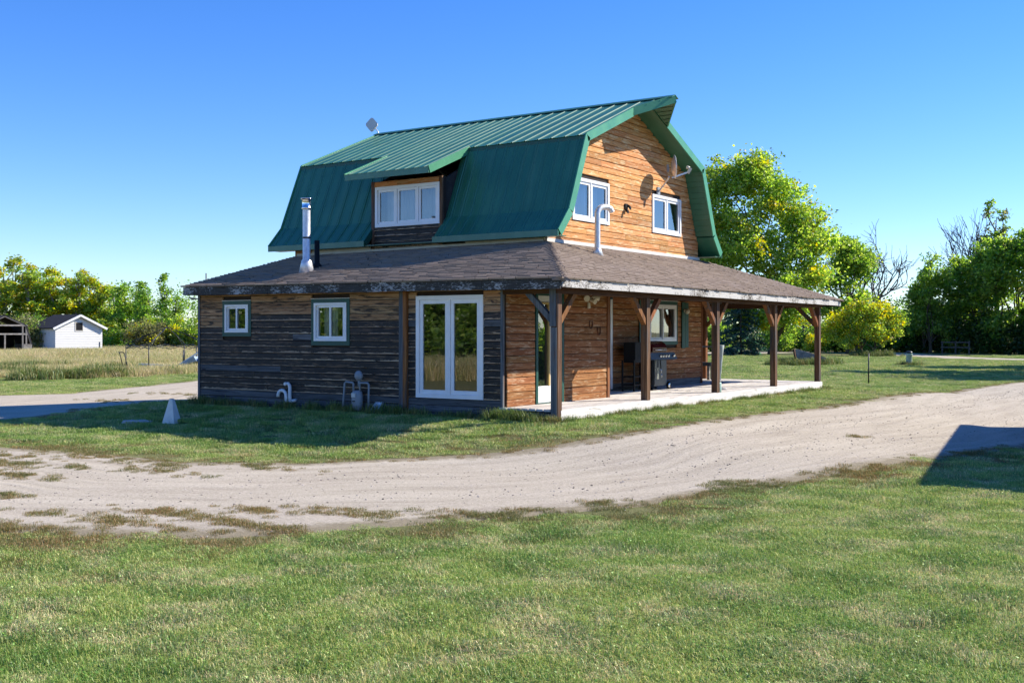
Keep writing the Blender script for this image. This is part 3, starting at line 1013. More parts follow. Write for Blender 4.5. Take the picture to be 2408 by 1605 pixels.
# ---- porch posts and braces
PY = [.02, 3.44, 6.90, 10.52, 13.88]
for k, y in enumerate(PY):
    mb = MB()
    if k == 0:
        mb.box(-.07, .07, y - .075, y + .065, -.1, 2.30); m_ = M['post_grey']
    else:
        mb.box(-.07, .07, y - .07, y + .07, ZB, 2.30); m_ = M['post']
    po = mb.build('porch_post', [M['post']], house)
    if k == 0:
        mb = MB(); mb.box(-.085, .04, y - .105, y - .077, 1.72, 2.43); mb.build('splice_board', [M['post_grey']], po)
        mb = MB(); mb.box(-.06, .055, y - .10, y - .077, -.06, 1.70); mb.build('splice_board', [M['post_grey']], po)
    for s_ in (-1, 1):
        if k == 0 and s_ == -1 or k == 4 and s_ == 1: continue
        mb = MB(); mb.bar((0, y + s_ * .06, 1.80), (0, y + s_ * .60, 2.33), .10, .10, (1, 0, 0)); mb.build('brace', [M['post_warm']], po)
    if k in (0, 4):
        mb = MB(); mb.bar((-.06, y, 1.80), (-.60, y, 2.33), .10, .09, (0, 1, 0)); mb.build('brace', [M['post_grey'] if k == 0 else M['post']], po)
for x in (-3.43, -6.4):
    mb = MB(); mb.box(x - .07, x + .07, 13.86, 14.0, ZB, 2.30); po = mb.build('porch_post', [M['post_warm']], house)
    for s_ in (-1, 1):
        mb = MB(); mb.bar((x + s_ * .06, 13.93, 1.80), (x + s_ * .6, 13.93, 2.33), .10, .09, (0, 1, 0)); mb.build('brace', [M['post_warm']], po)

# ---- porch deck
mb = MB(); mb.box(-2.27, .03, .03, 14.0, .06, .19); mb.box(-9.2, -2.29, 11.15, 14.0, .06, .19)
deck = mb.build('porch_deck', [M['dark_in']], house)
dmesh = {}
x = -2.26; i = 0
while x < .02:
    w = .138
    y = 3.87 if x < -1.2 else -.05
    r = random.Random(i)
    while y < 14.0:
        L = min(14.02 - y, r.uniform(2.4, 4.2))
        if 14.02 - y - L < .6: L = 14.02 - y
        mb = MB()
        e = r.uniform(-.02, .02) if y < 0 else 0
        mb.box(0, w, e, L - .006, 0, .04)
        o = mb.build('deck_board', [M['deck']], deck, (x, y, .205 + r.uniform(0, .008)))
        y += L
    x += w + .018; i += 1
for k in range(19):
    y = 11.2 + k * .15
    mb = MB(); mb.box(-9.2, -2.31, y, y + .138, .205, .246); mb.build('deck_board', [M['deck']], deck)
cs = [-.02, 3.6, 7.1, 10.6, 14.05]
for a, b in zip(cs, cs[1:]):
    mb = MB(); mb.box(.036, .078, a + .07 if a < 0 else a + .003, b, -.05, .235); mb.build('rim_board', [M['deck_rim']], deck)
mb = MB(); mb.box(-1.09, -.08, -.075, -.035, -.06, .185); mb.build('rim_board', [M['log_grey']], deck)
mb = MB(); mb.box(-9.2, .03, 14.03, 14.07, -.2, .2); mb.build('rim_board', [M['log_grey']], deck)


# ---- gambrel roof
def prof_pts(sgn, prof=PROF):
    return [(YC + sgn * y, z) for y, z in prof]


def sheet_mesh(width, pts, mat, ribs=3, z_off=0.0):
    """ribbed steel sheet: `pts` is the (y,z) line from top to bottom, ribs run along it"""
    mb = MB()
    pitch = width / ribs
    xs = []
    for k in range(ribs):
        c = pitch * (k + .5)
        xs += [(c - pitch / 2 + .001, 0), (c - .080, 0), (c - .072, .006), (c - .056, .006), (c - .048, 0), (c - .022, 0), (c - .010, .016), (c + .010, .016), (c + .022, 0), (c + .048, 0), (c + .056, .006), (c + .072, .006), (c + .080, 0)]
    xs.append((width - .001, 0))
    # normals of the polyline
    P = [Vector((0, y, z)) for y, z in pts]
    N = []
    for i in range(len(P)):
        a = P[min(i + 1, len(P) - 1)] - P[max(i - 1, 0)]
        n = Vector((0, -a.z, a.y)).normalized()
        if n.z < 0: n = -n
        N.append(n)
    rows = [[mb.pt((x, p.y + n.y * (h + z_off), p.z + n.z * (h + z_off))) for x, h in xs] for p, n in zip(P, N)]
    for a, b in zip(rows, rows[1:]):
        for k in range(len(xs) - 1):
            mb.f.append([a[k], a[k + 1], b[k + 1], b[k]]); mb.m.append(0); mb.sm.append(False)
    return mb.mesh('metal_sheet', mat)


def slab(mb, x0, x1, pts, th):
    """roof deck under the sheets"""
    for (y0, z0), (y1, z1) in zip(pts, pts[1:]):
        d = Vector((0, y1 - y0, z1 - z0)).normalized()
        n = Vector((0, -d.z, d.y))
        if n.z < 0: n = -n
        a = Vector((0, y0, z0)) - n * .006; b = Vector((0, y1, z1)) - n * .006
        c = b - n * th; e = a - n * th
        mb.hexa([(x0, e.y, e.z), (x1, e.y, e.z), (x1, c.y, c.z), (x0, c.y, c.z)], [(x0, a.y, a.z), (x1, a.y, a.z), (x1, b.y, b.z), (x0, b.y, b.z)])


UP = lambda s: [(YC, PROF[0][1]), (YC + s * PROF[1][0], PROF[1][1])]
LOW = lambda s: [(YC + s * y, z) for y, z in PROF[1:]]
DSL = (PROF[0][1] - PROF[1][1]) / PROF[1][0]
DY = 2.578; DZ = PROF[1][1] - DSL * (YC - PROF[1][0] - DY)
DX0, DX1 = -7.317, -4.857
mb = MB()
slab(mb, XL + .03, XR - .03, UP(-1), .10); slab(mb, XL + .03, XR - .03, UP(1), .10)
slab(mb, XL + .03, -7.06, LOW(-1), .10); slab(mb, -5.0, XR - .03, LOW(-1), .10); slab(mb, XL + .03, XR - .03, LOW(1), .10)
slab(mb, DX0 + .03, DX1 - .03, [(YC - PROF[1][0], PROF[1][1] - .001), (DY + .03, DZ)], .08)
# prow under the projecting ridge
for s in (-1, 1):
    P = Vector((XR - .03, YC + s * PK, PKZ - .01)); T = Vector((XT - .03, YC, PROF[0][1] - .01)); Q = Vector((XR - .03, YC, PROF[0][1] - .01))
    d = Vector((0, 0, -.10))
    mb.poly([P, T, Q]); mb.poly([Q + d, T + d, P + d]); mb.poly([P + d, T + d, T, P])
roof = mb.build('metal_roof', [M['green']], house)

SW = .9144
def lay(x0, x1, pts, s, z_off=.004):
    n = max(1, round((x1 - x0) / SW)); w = (x1 - x0) / n
    me = sheet_mesh(w, pts, M['green'], 3, z_off)
    for k in range(n): link('metal_sheet', me, roof, (x0 + k * w, 0, 0))
lay(XL, DX0, [(YC, PROF[0][1]), (YC - PROF[1][0] - .05, PROF[1][1] - .05 * DSL)], -1, .008)
lay(DX0, DX1, [(YC, PROF[0][1]), (DY - .03, DZ - .03 * DSL)], -1, .008)
lay(DX1, XR, [(YC, PROF[0][1]), (YC - PROF[1][0] - .05, PROF[1][1] - .05 * DSL)], -1, .008)
lay(XL, XR, [(YC, PROF[0][1]), (YC + PROF[1][0] + .05, PROF[1][1] - .05 * DSL)], 1, .008)
lay(XL, -7.06, LOW(-1), -1); lay(-5.0, XR, LOW(-1), -1); lay(XL, XR, LOW(1), 1)
for s in (-1, 1):      # the triangular prow sheets
    mb = MB(); d = .012
    mb.poly([(XR, YC + s * PK, PKZ + d), (XT, YC, PROF[0][1] + d), (XR, YC, PROF[0][1] + d)])
    for f in (.3, .62):
        a = Vector((XR + (XT - XR) * f, YC, PROF[0][1] + d)); b = Vector((XR + (XT - XR) * f, YC + s * PK * (1 - f), PROF[0][1] + d - DSL * PK * (1 - f)))
        mb.bar(a, b, .05, .03)
    mb.build('metal_sheet', [M['green']], roof)
# ridge cap
mb = MB()
for s in (-1, 1):
    mb.hexa([(XLT, YC, PROF[0][1] + .034), (XT, YC, PROF[0][1] + .034), (XT, YC + s * .17, PROF[0][1] + .034 - .17 * DSL), (XLT, YC + s * .17, PROF[0][1] + .034 - .17 * DSL)],
            [(XLT, YC, PROF[0][1] + .05), (XT, YC, PROF[0][1] + .05), (XT, YC + s * .17, PROF[0][1] + .05 - .17 * DSL), (XLT, YC + s * .17, PROF[0][1] + .05 - .17 * DSL)])
mb.build('ridge_cap', [M['green']], roof)


def fas(a, b, h=.17, w=.03, m='green', nrm=None):
    mb = MB()
    a = Vector(a); b = Vector(b)
    mb.bar(a, b, w, h, nrm or (0, 0, 1))
    mb.build('fascia', [M[m]], roof)


def rake(x, pts, h=.19):
    """fascia along a rake line of (y,z) points, hung below the roof surface"""
    for (y0, z0), (y1, z1) in zip(pts, pts[1:]):
        d = Vector((0, y1 - y0, z1 - z0)).normalized(); n = Vector((0, -d.z, d.y))
        if n.z < 0: n = -n
        o = -n * (h / 2 - .035)
        mb = MB(); mb.bar(Vector((x, y0, z0)) + o, Vector((x, y1, z1)) + o, .03, h, n)
        mb.build('fascia', [M['green_flash']], roof)


for s in (-1, 1):
    rake(XR, [(YC + s * PK, PKZ)] + [(YC + s * y, z) for y, z in PROF[1:]])
    rake(XL, [(YC + s * y, z) for y, z in PROF])
    a = Vector((XR, YC + s * PK, PKZ - .05)); b = Vector((XT, YC, PROF[0][1] - .05))
    mb = MB(); mb.bar(a, b, .03, .19); mb.build('fascia', [M['green_flash']], roof)
yb = YC - PROF[3][0]; zb = PROF[3][1]
for (x0, x1) in ((XL, -7.045), (-5.03, XR)):
    fas((x0, yb - .012, zb - .058), (x1, yb - .012, zb - .058), .13)
fas((XL, YC + PROF[3][0] + .012, zb - .058), (XR, YC + PROF[3][0] + .012, zb - .058), .13)
fas((DX0, DY - .012, DZ - .062), (DX1, DY - .012, DZ - .062), .14)
for x in (DX0, DX1):
    a = Vector((x, DY - .01, DZ - .05)); b = Vector((x, YC - PROF[1][0] + .02, PROF[1][1] - .05)); mb = MB(); mb.bar(a, b, .03, .17); mb.build('fascia', [M['green_flash']], roof)
# knee flashing: dark strip under the lip of the upper sheets
for (x0, x1) in ((XL, DX0), (DX1, XR)):
    a = Vector((x0, YC - PROF[1][0] - .045, PROF[1][1] - .1)); mb = MB(); mb.bar(a, Vector((x1, a.y, a.z)), .012, .13); mb.build('flashing', [M['green_trim']], roof)
# return faces of the flared eaves either side of the dormer
for x in (-7.05, -5.02):
    d0 = [(YC - y, z) for y, z in PROF[1:]]
    for (y0, z0), (y1, z1) in zip(d0, d0[1:]):
        mb = MB(); mb.bar((x, y0 + .05, z0 - .05), (x, y1 + .04, z1 - .06), .02, .12, (0, -1, .3)); mb.build('fascia', [M['green_trim']], roof)
# soffit under the gable overhang, panel by panel
def soffit(s):
    pts = [(YC + s * y, z) for y, z in PROF]
    for i, ((y0, z0), (y1, z1)) in enumerate(zip(pts, pts[1:])):
        d = Vector((0, y1 - y0, z1 - z0)); L = d.length; d.normalize()
        n = Vector((0, -d.z, d.y))
        if n.z < 0: n = -n
        k = max(1, round(L / .15))
        for j in range(k):
            a = Vector((0, y0, z0)) + d * (L * j / k + .004) - n * .125
            b = Vector((0, y0, z0)) + d * (L * (j + 1) / k - .004) - n * (.125 + .014)
            x1 = XR - .02
            mb = MB()
            mb.hexa([(GXW + .002, a.y, a.z), (x1, a.y, a.z), (x1, b.y, b.z), (GXW + .002, b.y, b.z)],
                    [(GXW + .002, a.y + n.y * .015, a.z + n.z * .015), (x1, a.y + n.y * .015, a.z + n.z * .015), (x1, b.y + n.y * .02, b.z + n.z * .02), (GXW + .002, b.y + n.y * .02, b.z + n.z * .02)])
            mb.build('soffit_panel', [M['green']], roof)
    if True:
        for j in range(6):
            f0, f1 = j / 6 + .005, (j + 1) / 6 - .005
            lo = lambda f: Vector((XR, YC + s * PK * (1 - f), PKZ + (PROF[0][1] - PKZ) * f - .125))
            hi = lambda f: Vector((XR + (XT - XR) * f - .02, YC + s * PK * (1 - f), PKZ + (PROF[0][1] - PKZ) * f - .125))
            mb = MB(); mb.poly([lo(f0), hi(f0), hi(f1) + Vector((0, 0, -.01)), lo(f1) + Vector((0, 0, -.01))]); mb.build('soffit_panel', [M['green']], roof)
soffit(-1); soffit(1)
mb = MB()
for s in (-1, 1):
    y0, y1 = YC + s * 3.82, YC + s * (PROF[3][0] - .02)
    mb = MB(); mb.box(XL + .05, XR - .03, min(y0, y1), max(y0, y1), zb - .11, zb - .095); mb.build('soffit', [M['green']], roof)

# ---- chimney and vents (fixed to the house)
mb = MB()
cx, cy, cz = -6.96, .94, 2.93
mb.lathe([(.18, 0), (.11, .30), (.084, .34), (.084, 1.42), (.084, 1.47)], 20, 0, lambda x, y, z: (cx + x, cy + y, cz - .06 + z))
ch = mb.build('chimney_pipe', [M['galv']], house)
mb = MB(); mb.lathe([(.105, 1.36), (.105, 1.40), (.096, 1.41), (.096, 1.56), (.115, 1.58), (.13, 1.585), (.13, 1.60), (.05, 1.61)], 20, 0, lambda x, y, z: (cx + x, cy + y, cz + z)); mb.build('cap', [M['chrome']], ch)
mb = MB(); mb.lathe([(.086, .72), (.089, .74), (.086, .76)], 20, 0, lambda x, y, z: (cx + x, cy + y, cz + z)); mb.build('joint_band', [M['steel_dark']], ch)
mb = MB()
mb.lathe([(.14, -.05), (.10, .08), (.058, .12), (.058, .62)], 14, 0, lambda x, y, z: (-7.09 + x, 1.40 + y, 3.03 + z)); mb.build('vent_pipe', [M['black']], house)
mb = MB()
vx, vy, vz = -1.62, 4.33, 3.24
mb.lathe([(.15, 0), (.085, .16), (.075, .2)], 16, 0, lambda x, y, z: (vx + x, vy + y, vz + z))
vent = mb.build('elbow_pipe', [M['galv']], house)
bend = [(vx, vy, vz + .18), (vx, vy, vz + .93)] + [(vx + .16 * (1 - math.cos(a)) * .4, vy + .20 * (1 - math.cos(a)), vz + .93 + .17 * math.sin(a)) for a in [R(q) for q in (15, 30, 45, 60, 75, 90)]]
e = bend[-1]
bend += [(e[0] + .03, e[1] + .08, e[2]), (e[0] + .06, e[1] + .15, e[2] - .03), (e[0] + .08, e[1] + .19, e[2] - .10)]
mb = MB(); mb.tube(bend, .062, 16, 0, False); mb.build('elbow', [M['galv']], vent)
mb = MB(); mb.tube([bend[-2], bend[-1]], .054, 12, 0, True); mb.build('outlet', [M['black']], vent)
# pvc furnace vents on the dark wall
mb = MB(); y = -.10
mb.tube([(-6.31, -.02, .215), (-6.31, y, .20), (-6.36, y, .19), (-6.41, y, .20), (-6.42, y, .24), (-6.42, y, .46), (-6.43, y, .51), (-6.47, y, .55), (-6.52, y - .01, .545), (-6.52, y - .05, .545)], .036, 12); mb.build('pvc_vent', [M['pvc']], house)
mb = MB()
mb.tube([(-6.50, -.02, .175), (-6.50, y, .175), (-6.525, y, .21), (-6.53, y, .30)] + [(-6.645 + .115 * math.cos(R(a)), y, .30 + .105 * math.sin(R(a))) for a in range(20, 171, 25)] + [(-6.765, y, .27)], .036, 12); mb.build('pvc_vent', [M['pvc']], house)
mb = MB(fnF)
mb.hexa([(-4.17, .04, .05), (-3.93, .04, .05), (-3.93, .24, .05), (-4.17, .24, .05)], [(-4.10, .04, .25), (-3.93, .04, .25), (-3.93, .09, .25), (-4.10, .09, .25)])
mb.build('vent_hood', [M['galv']], house)

# ------------------------------------------------------------------ things on and around the house
# gas meter
g = empty('gas_meter', (-4.5, -.17, 0), 0, 'grey gas meter with round regulator and pipe loop against the dark wall', 'gas meter')
mb = MB(); mb.lathe([(.03, -.26), (.10, -.22), (.128, -.08), (.125, .06), (.11, .13), (.06, .16)], 20, 0, lambda x, y, z: (x, y * .75, .31 + z)); b_ = mb.build('body', [M['meter_grey']], g)
mb = MB(); mb.box(-.065, .04, -.108, -.09, .34, .42); mb.build('dial', [M['white_board']], b_)
mb = MB(); mb.box(-.04, .02, -.11, -.09, .25, .27); mb.build('nameplate', [M['black']], b_)
mb = MB(); mb.tube([(-.39, 0, .03), (-.36, 0, .30), (-.33, 0, .60), (-.30, 0, .63), (-.12, 0, .62), (-.10, 0, .60), (-.10, 0, .44)], .021, 10); mb.build('pipe', [M['meter_grey']], g)
mb = MB(); mb.tube([(.07, 0, .44), (.07, 0, .60), (.10, 0, .62), (.27, 0, .62), (.30, 0, .59), (.285, 0, .0)], .021, 10); mb.build('pipe', [M['meter_grey']], g)
mb = MB(); mb.lathe([(.09, -.03), (.10, -.01), (.10, .01), (.06, .03), (.02, .05)], 22, 0, lambda x, y, z: (.05 + x, -z - .02, .76 + y)); mb.tube([(.05, 0, .55), (.05, 0, .70)], .03, 10); mb.build('regulator', [M['meter_grey']], g)

# traffic-cone-like marker and stone on the grass
zc = float(gz(-7.42, -2.31))
c = empty('cone_marker', (-7.42, -2.31, zc - .02), .3, 'white tapered cone marker standing on the shaded lawn', 'marker')
mb = MB(); mb.hexa([(-.14, -.14, 0), (.14, -.14, 0), (.14, .14, 0), (-.14, .14, 0)], [(-.035, -.035, .5), (.035, -.035, .5), (.035, .035, .5), (-.035, .035, .5)]); mb.build('body', [M['cone']], c)
mb = MB(); mb.box(-.026, .026, -.026, .026, .5, .506); mb.build('cap', [M['steel_dark']], c)
mb = MB(); rs = random.Random(4)
ring = [(.36 * math.cos(a) * rs.uniform(.85, 1.1), .2 * math.sin(a) * rs.uniform(.85, 1.1)) for a in [k * math.pi / 6 for k in range(12)]]
lo_ = [mb.pt((x * 1.05, y * 1.05, 0)) for x, y in ring]; hi_ = [mb.pt((x * .93, y * .93, .05 + rs.uniform(-.008, .008))) for x, y in ring]
for k in range(12): mb.f.append([lo_[k], lo_[(k + 1) % 12], hi_[(k + 1) % 12], hi_[k]]); mb.m.append(0); mb.sm.append(False)
mb.f.append(hi_); mb.m.append(0); mb.sm.append(False)
tag(mb.build('stone_slab', [M['concrete']], None, (-8.21, -2.5, float(gz(-8.21, -2.5)) + .01), (0, 0, .5)), 'flat pale stone slab lying in the shaded grass', 'stone')

# flood lamp
l = empty('flood_lamp', (-1.068, 2.92, 2.29), 0, 'cream triple-head flood lamp on the porch wall near the corner post', 'lamp')
mb = MB(); mb.lathe([(.055, 0), (.055, .03), (.03, .04)], 14, 0, lambda x, y, z: (z, x, y)); mb.build('wall_plate', [M['lamp_white']], l)
for dy, dx, dz in ((-.16, .10, .03), (.0, .15, -.02), (.17, .10, .05)):
    mb = MB(); d = Vector((dx + .1, dy * 1.2, -.06)).normalized()
    s_ = d.cross(Vector((0, 0, 1))).normalized(); u_ = s_.cross(d)
    f_ = lambda x, y, z, dy=dy, dx=dx, dz=dz, d=d, s_=s_, u_=u_: tuple(Vector((dx * .6, dy, dz)) + s_ * x + u_ * y + d * z)
    mb.lathe([(.02, -.02), (.035, 0), (.04, .05), (.065, .12), (.06, .125)], 14, 0, f_); mb.tube([(.02, 0, 0), (dx * .55, dy, dz)], .012, 6); mb.build('lamp_head', [M['lamp_white']], l)
mb = MB(); mb.lathe([(.03, -.02), (.034, .0), (.03, .09), (.02, .1)], 12, 0, lambda x, y, z: (.05 + x, .0 + y, -.17 + z)); mb.build('sensor', [M['lamp_white']], l)

# horseshoes
for (y, z, lab) in ((3.08, 1.77, 'rusty horseshoe nailed to the porch wall, the higher of two'), (3.41, 1.64, 'rusty horseshoe nailed to the porch wall, the lower of two')):
    mb = MB()
    mb.tube([(0, .058 * math.cos(R(a)) * (1 - .12 * (abs(a - 270) > 120)), .065 * math.sin(R(a)) + .0) for a in range(140, 401, 20)][::-1] if False else
            [(0, .05, .075), (0, .06, .03), (0, .058, -.02), (0, .04, -.06), (0, 0, -.078), (0, -.04, -.06), (0, -.058, -.02), (0, -.06, .03), (0, -.05, .075)], .0125, 6)
    tag(mb.build('horseshoe', [M['rust']], None, (-1.060, y, z)), lab, 'horseshoe', 'horseshoes on the porch wall')

# porch light by the right shutter
l = empty('porch_light', (GXW + .05, 9.92, 2.18), 0, 'small white globe porch light beside the green shutter', 'lamp')
mb = MB(); mb.lathe([(.045, 0.035), (.045, .05), (.02, .06)], 12, 0, lambda x, y, z: (z, x, y)); mb.build('wall_plate', [M['lamp_white']], l)
mb = MB(); mb.lathe([(.01, -.07), (.05, -.05), (.065, 0), (.05, .05), (.02, .07)], 14, 0, lambda x, y, z: (.12 + x, y, z - .02)); mb.build('globe', [M['lamp_white']], l)
l = empty('wall_spotlight', (GXW + .035, 6.77, 4.59), 0, 'small black twin spotlight on the gable between the windows', 'lamp')
mb = MB(); mb.box(0, .04, -.06, .06, -.05, .07); mb.build('wall_plate', [M['black']], l)
for s_ in (-1, 1):
    mb = MB(); mb.lathe([(.03, 0), (.05, .10), (.045, .12)], 12, 0, lambda x, y, z, s_=s_: (.04 + z * .6, s_ * .06 + x * .9, -.02 + s_ * .05 + y - z * .5)); mb.build('lamp_head', [M['black']], l)

# satellite dish on the gable
sd = empty('satellite_dish', (GXW + .035, 8.49, 5.14), 0, 'grey satellite dish on a bent arm above the right gable window', 'satellite dish')
N_ = Vector((.80, .60, .05)).normalized(); S_ = N_.cross(Vector((0, 0, 1))).normalized(); U_ = S_.cross(N_)
dc = Vector((-1.80 - GXW - .035, 8.40 - 8.49, .56))
mb = MB(); mb.lathe([(.03, -.02), (.12, -.005), (.22, .03), (.29, .06), (.295, .055), (.22, .018), (.12, -.018), (.03, -.035)][::-1], 26, 0, lambda x, y, z: tuple(dc + S_ * x * .85 + U_ * y + N_ * z)); mb.build('dish', [M['galv']], sd)
mb = MB(); mb.tube([(0, 0, -.03), (.05, -.0, .02), (.30, -.05, .27), tuple(dc - N_ * .1 - U_ * .24)], .022, 8); mb.build('mast', [M['galv']], sd)
mb = MB(); mb.box(-.01, .03, -.07, .07, -.10, .10); mb.build('foot', [M['meter_grey']], sd)
tip = dc + N_ * .40 - U_ * .14
mb = MB(); mb.bar(dc - N_ * .03 - U_ * .27, tip, .03, .04); mb.build('feed_arm', [M['galv']], sd)
mb = MB(); mb.bar(tip - N_ * .02 - U_ * .03, tip + N_ * .05 + U_ * .09, .06, .07); mb.tube([tip + U_ * .1 + N_ * .03, tip + U_ * .12 - N_ * .05], [.03, .042], 10); mb.build('receiver', [M['lamp_white']], sd)
mb = MB(); mb.bar(dc - N_ * .12 + U_ * .06, dc - N_ * .12 - U_ * .12, .09, .05); mb.build('bracket', [M['meter_grey']], sd)

# flat antenna on the ridge end
an = empty('panel_antenna', (XLT + .1, YC, 7.15), 0, 'white diamond panel antenna on a short mast at the ridge end', 'antenna')
mb = MB(); mb.tube([(0, 0, -.05), (-.1, 0, .10), (-.2, -.03, .20)], .016, 8); mb.build('mast', [M['galv']], an)
mb = MB(); n1 = Vector((.45, -.85, .2)).normalized(); s1 = n1.cross(Vector((0, 0, 1))).normalized(); u1 = s1.cross(n1); c1 = Vector((-.25, -.06, .27))
pl = [(0, .2), (.035, .185), (.165, .03), (.165, -.03), (.035, -.185), (0, -.2), (-.035, -.185), (-.165, -.03), (-.165, .03), (-.035, .185)]
a_ = [mb.pt(c1 + s1 * x + u1 * y + n1 * .03) for x, y in pl]; b2 = [mb.pt(c1 + s1 * x + u1 * y - n1 * .03) for x, y in pl]
mb.f += [a_, b2[::-1]] + [[b2[k], b2[(k + 1) % 10], a_[(k + 1) % 10], a_[k]] for k in range(10)]; mb.m += [0] * 12; mb.sm += [False] * 12
mb.build('panel', [M['white_board']], an)

# barbecue
bq = empty('barbecue', (-1.72, 7.0, ZB), 0, 'black gas and charcoal barbecue with maroon lid on the porch', 'barbecue')
mb = MB(); mb.box(-.22, .09, .05, .72, .09, .72); mb.build('cabinet', [M['charcoal']], bq)
mb = MB(); mb.box(.092, .10, .07, .70, .12, .70); mb.build('cabinet_door', [M['charcoal']], bq)
mb = MB(); mb.box(-.28, .06, -.02, .74, .72, .86); mb.build('firebox', [M['black']], bq)
mb = MB(); mb.hexa([(.06, -.20, .70), (.15, -.20, .72), (.15, 1.20, .72), (.06, 1.20, .70)], [(.06, -.20, .88), (.10, -.20, .88), (.10, 1.13, .88), (.06, 1.13, .88)]); cp = mb.build('control_panel', [M['charcoal']], bq)
for y in (.30, .44, .58, .72, 1.02):
    mb = MB(); mb.lathe([(.034, 0), (.034, .02), (.026, .045)], 12, 0, lambda x, z, d, y=y: (.125 + d, y + x, .80 + z)); mb.build('knob', [M['chrome']], cp)
mb = MB(); mb.box(-.26, .055, .76, 1.16, .83, .87); mb.build('side_shelf', [M['black']], bq)
mb = MB()
pr = [(.08, .89), (.085, 1.0), (.04, 1.09), (-.06, 1.15), (-.2, 1.16), (-.27, 1.1), (-.27, .89)]
A_ = [mb.pt((x, .0, z)) for x, z in pr]; B_ = [mb.pt((x, .74, z)) for x, z in pr]
for k in range(7): mb.f.append([A_[k], B_[k], B_[(k + 1) % 7], A_[(k + 1) % 7]]); mb.m.append(0); mb.sm.append(False)
mb.f += [A_, B_[::-1]]; mb.m += [0, 0]; mb.sm += [False, False]
ld = mb.build('lid', [M['maroon']], bq)
mb = MB(); mb.tube([(.085, .10, .945), (.12, .10, .945), (.12, .64, .945), (.085, .64, .945)], .011, 8); mb.build('handle', [M['chrome']], ld)
mb = MB(); mb.box(-.27, .03, -.78, -.04, .66, 1.13); mb.build('charcoal_box', [M['black']], bq)
for (x, y) in ((-.25, -.88), (.05, -.88), (-.25, .0), (.05, .0)):
    mb = MB(); mb.box(x - .018, x + .018, y - .018, y + .018, .0, .72); mb.build('leg', [M['black']], bq)
for z in (.15, .34):
    mb = MB(); mb.box(-.25, .05, -.86, -.02, z - .012, z + .012); mb.build('shelf_bar', [M['black']], bq)
for x in (-.24, .11):
    w_ = MB(); w_.lathe([(.06, -.02), (.088, -.02), (.088, .02), (.06, .02)], 18, 0, lambda a, z, d, x=x: (x + d, .80 + a, .09 + z)); wh = w_.build('wheel', [M['rubber']], bq)
    w_ = MB(); w_.lathe([(.012, -.022), (.062, -.022), (.058, .022), (.012, .026)], 14, 0, lambda a, z, d, x=x: (x + d, .80 + a, .09 + z)); w_.build('rim', [M['chrome']], wh)
mb = MB(); mb.hexa([(.0, -.10, 0), (.14, -.10, 0), (.14, .12, 0), (.0, .12, 0)], [(.02, -.03, .12), (.06, -.03, .12), (.06, .03, .12), (.02, .03, .12)]); mb.build('foot', [M['black']], bq)
# utensils hanging from the rail
ut = empty('spatula', (-1.55, 7.10, 1.12 - .16), 0, 'steel barbecue spatula with black handle hanging from the barbecue', 'utensil')
mb = MB(); mb.box(-.006, .006, -.012, .012, -.18, 0); mb.build('handle', [M['black']], ut)
mb = MB(); mb.box(-.003, .003, -.01, .01, -.32, -.18); mb.hexa([(-.003, -.055, -.45), (.003, -.055, -.45), (.003, .055, -.45), (-.003, .055, -.45)], [(-.003, -.03, -.32), (.003, -.03, -.32), (.003, .03, -.32), (-.003, .03, -.32)]); mb.build('blade', [M['chrome']], ut)
ut = empty('barbecue_fork', (-1.55, 7.22, 1.12 - .16), 0, 'two-pronged fork with black handle hanging right of the spatula', 'utensil')
mb = MB(); mb.bar((0, 0, 0), (0, .04, -.2), .02, .012); mb.build('handle', [M['black']], ut)
mb = MB(); mb.tube([(0, .04, -.2), (0, .07, -.32)], .006, 6); mb.tube([(0, .07, -.32), (0, .065, -.42)], .004, 5); mb.tube([(0, .07, -.32), (0, .10, -.42)], .004, 5); mb.build('prongs', [M['chrome']], ut)
ut = empty('tongs', (-1.55, 6.98, 1.12 - .16), 0, 'thin steel tongs hanging left of the spatula', 'utensil')
for s_ in (-1, 1):
    mb = MB(); mb.bar((0, 0, 0), (0, s_ * .02, -.42), .012, .005); mb.build('arm', [M['chrome']], ut)

# things at the far porch corner
bn = empty('porch_bench', (-3.15, 13.2, ZB), R(5), 'grey wooden bench on the far end of the porch', 'bench')
mb = MB(); mb.box(-.75, .3, -.2, .2, .40, .50); mb.build('seat', [M['log_grey']], bn)
for x in (-.68, .22):
    for y in (-.15, .15):
        mb = MB(); mb.box(x - .035, x + .035, y - .035, y + .035, 0, .40); mb.build('leg', [M['old_grey']], bn)
mb = MB(); mb.bar((-.75, .2, .95), (.28, .2, .95), .03, .05); mb.bar((-.7, .2, .5), (-.7, .2, .95), .04, .04, (1, 0, 0)); mb.bar((.22, .2, .5), (.22, .2, .95), .04, .04, (1, 0, 0)); mb.build('backrest', [M['meter_grey']], bn)
pb = empty('storage_tin', (.0, 7.05, ZB), 0, 'small pale green tin standing behind the middle porch post', 'tin')
mb = MB(); mb.lathe([(.07, 0), (.075, .02), (.075, .2), (.07, .22)], 16, 0); mb.build('body', [plain('pale_green_tin', (.42, .6, .52), .5)], pb)
mb = MB(); mb.tube([(-.07, 0, .2), (-.05, 0, .28), (.05, 0, .28), (.07, 0, .2)], .005, 6); mb.build('handle', [M['galv']], pb)
um = empty('folded_umbrella', (-.45, 8.2, ZB), 0, 'pale grey folded parasol standing behind the middle porch post', 'parasol')
mb = MB(); mb.lathe([(.02, .05), (.02, .35), (.03, .4), (.05, .65), (.08, .93), (.10, 1.05), (.09, 1.06)], 10, 0); mb.build('canopy', [plain('faded_canvas', (.38, .42, .39), .9)], um)
mb = MB(); mb.lathe([(.16, 0), (.16, .04), (.03, .06)], 14, 0); mb.build('base', [M['concrete']], um)

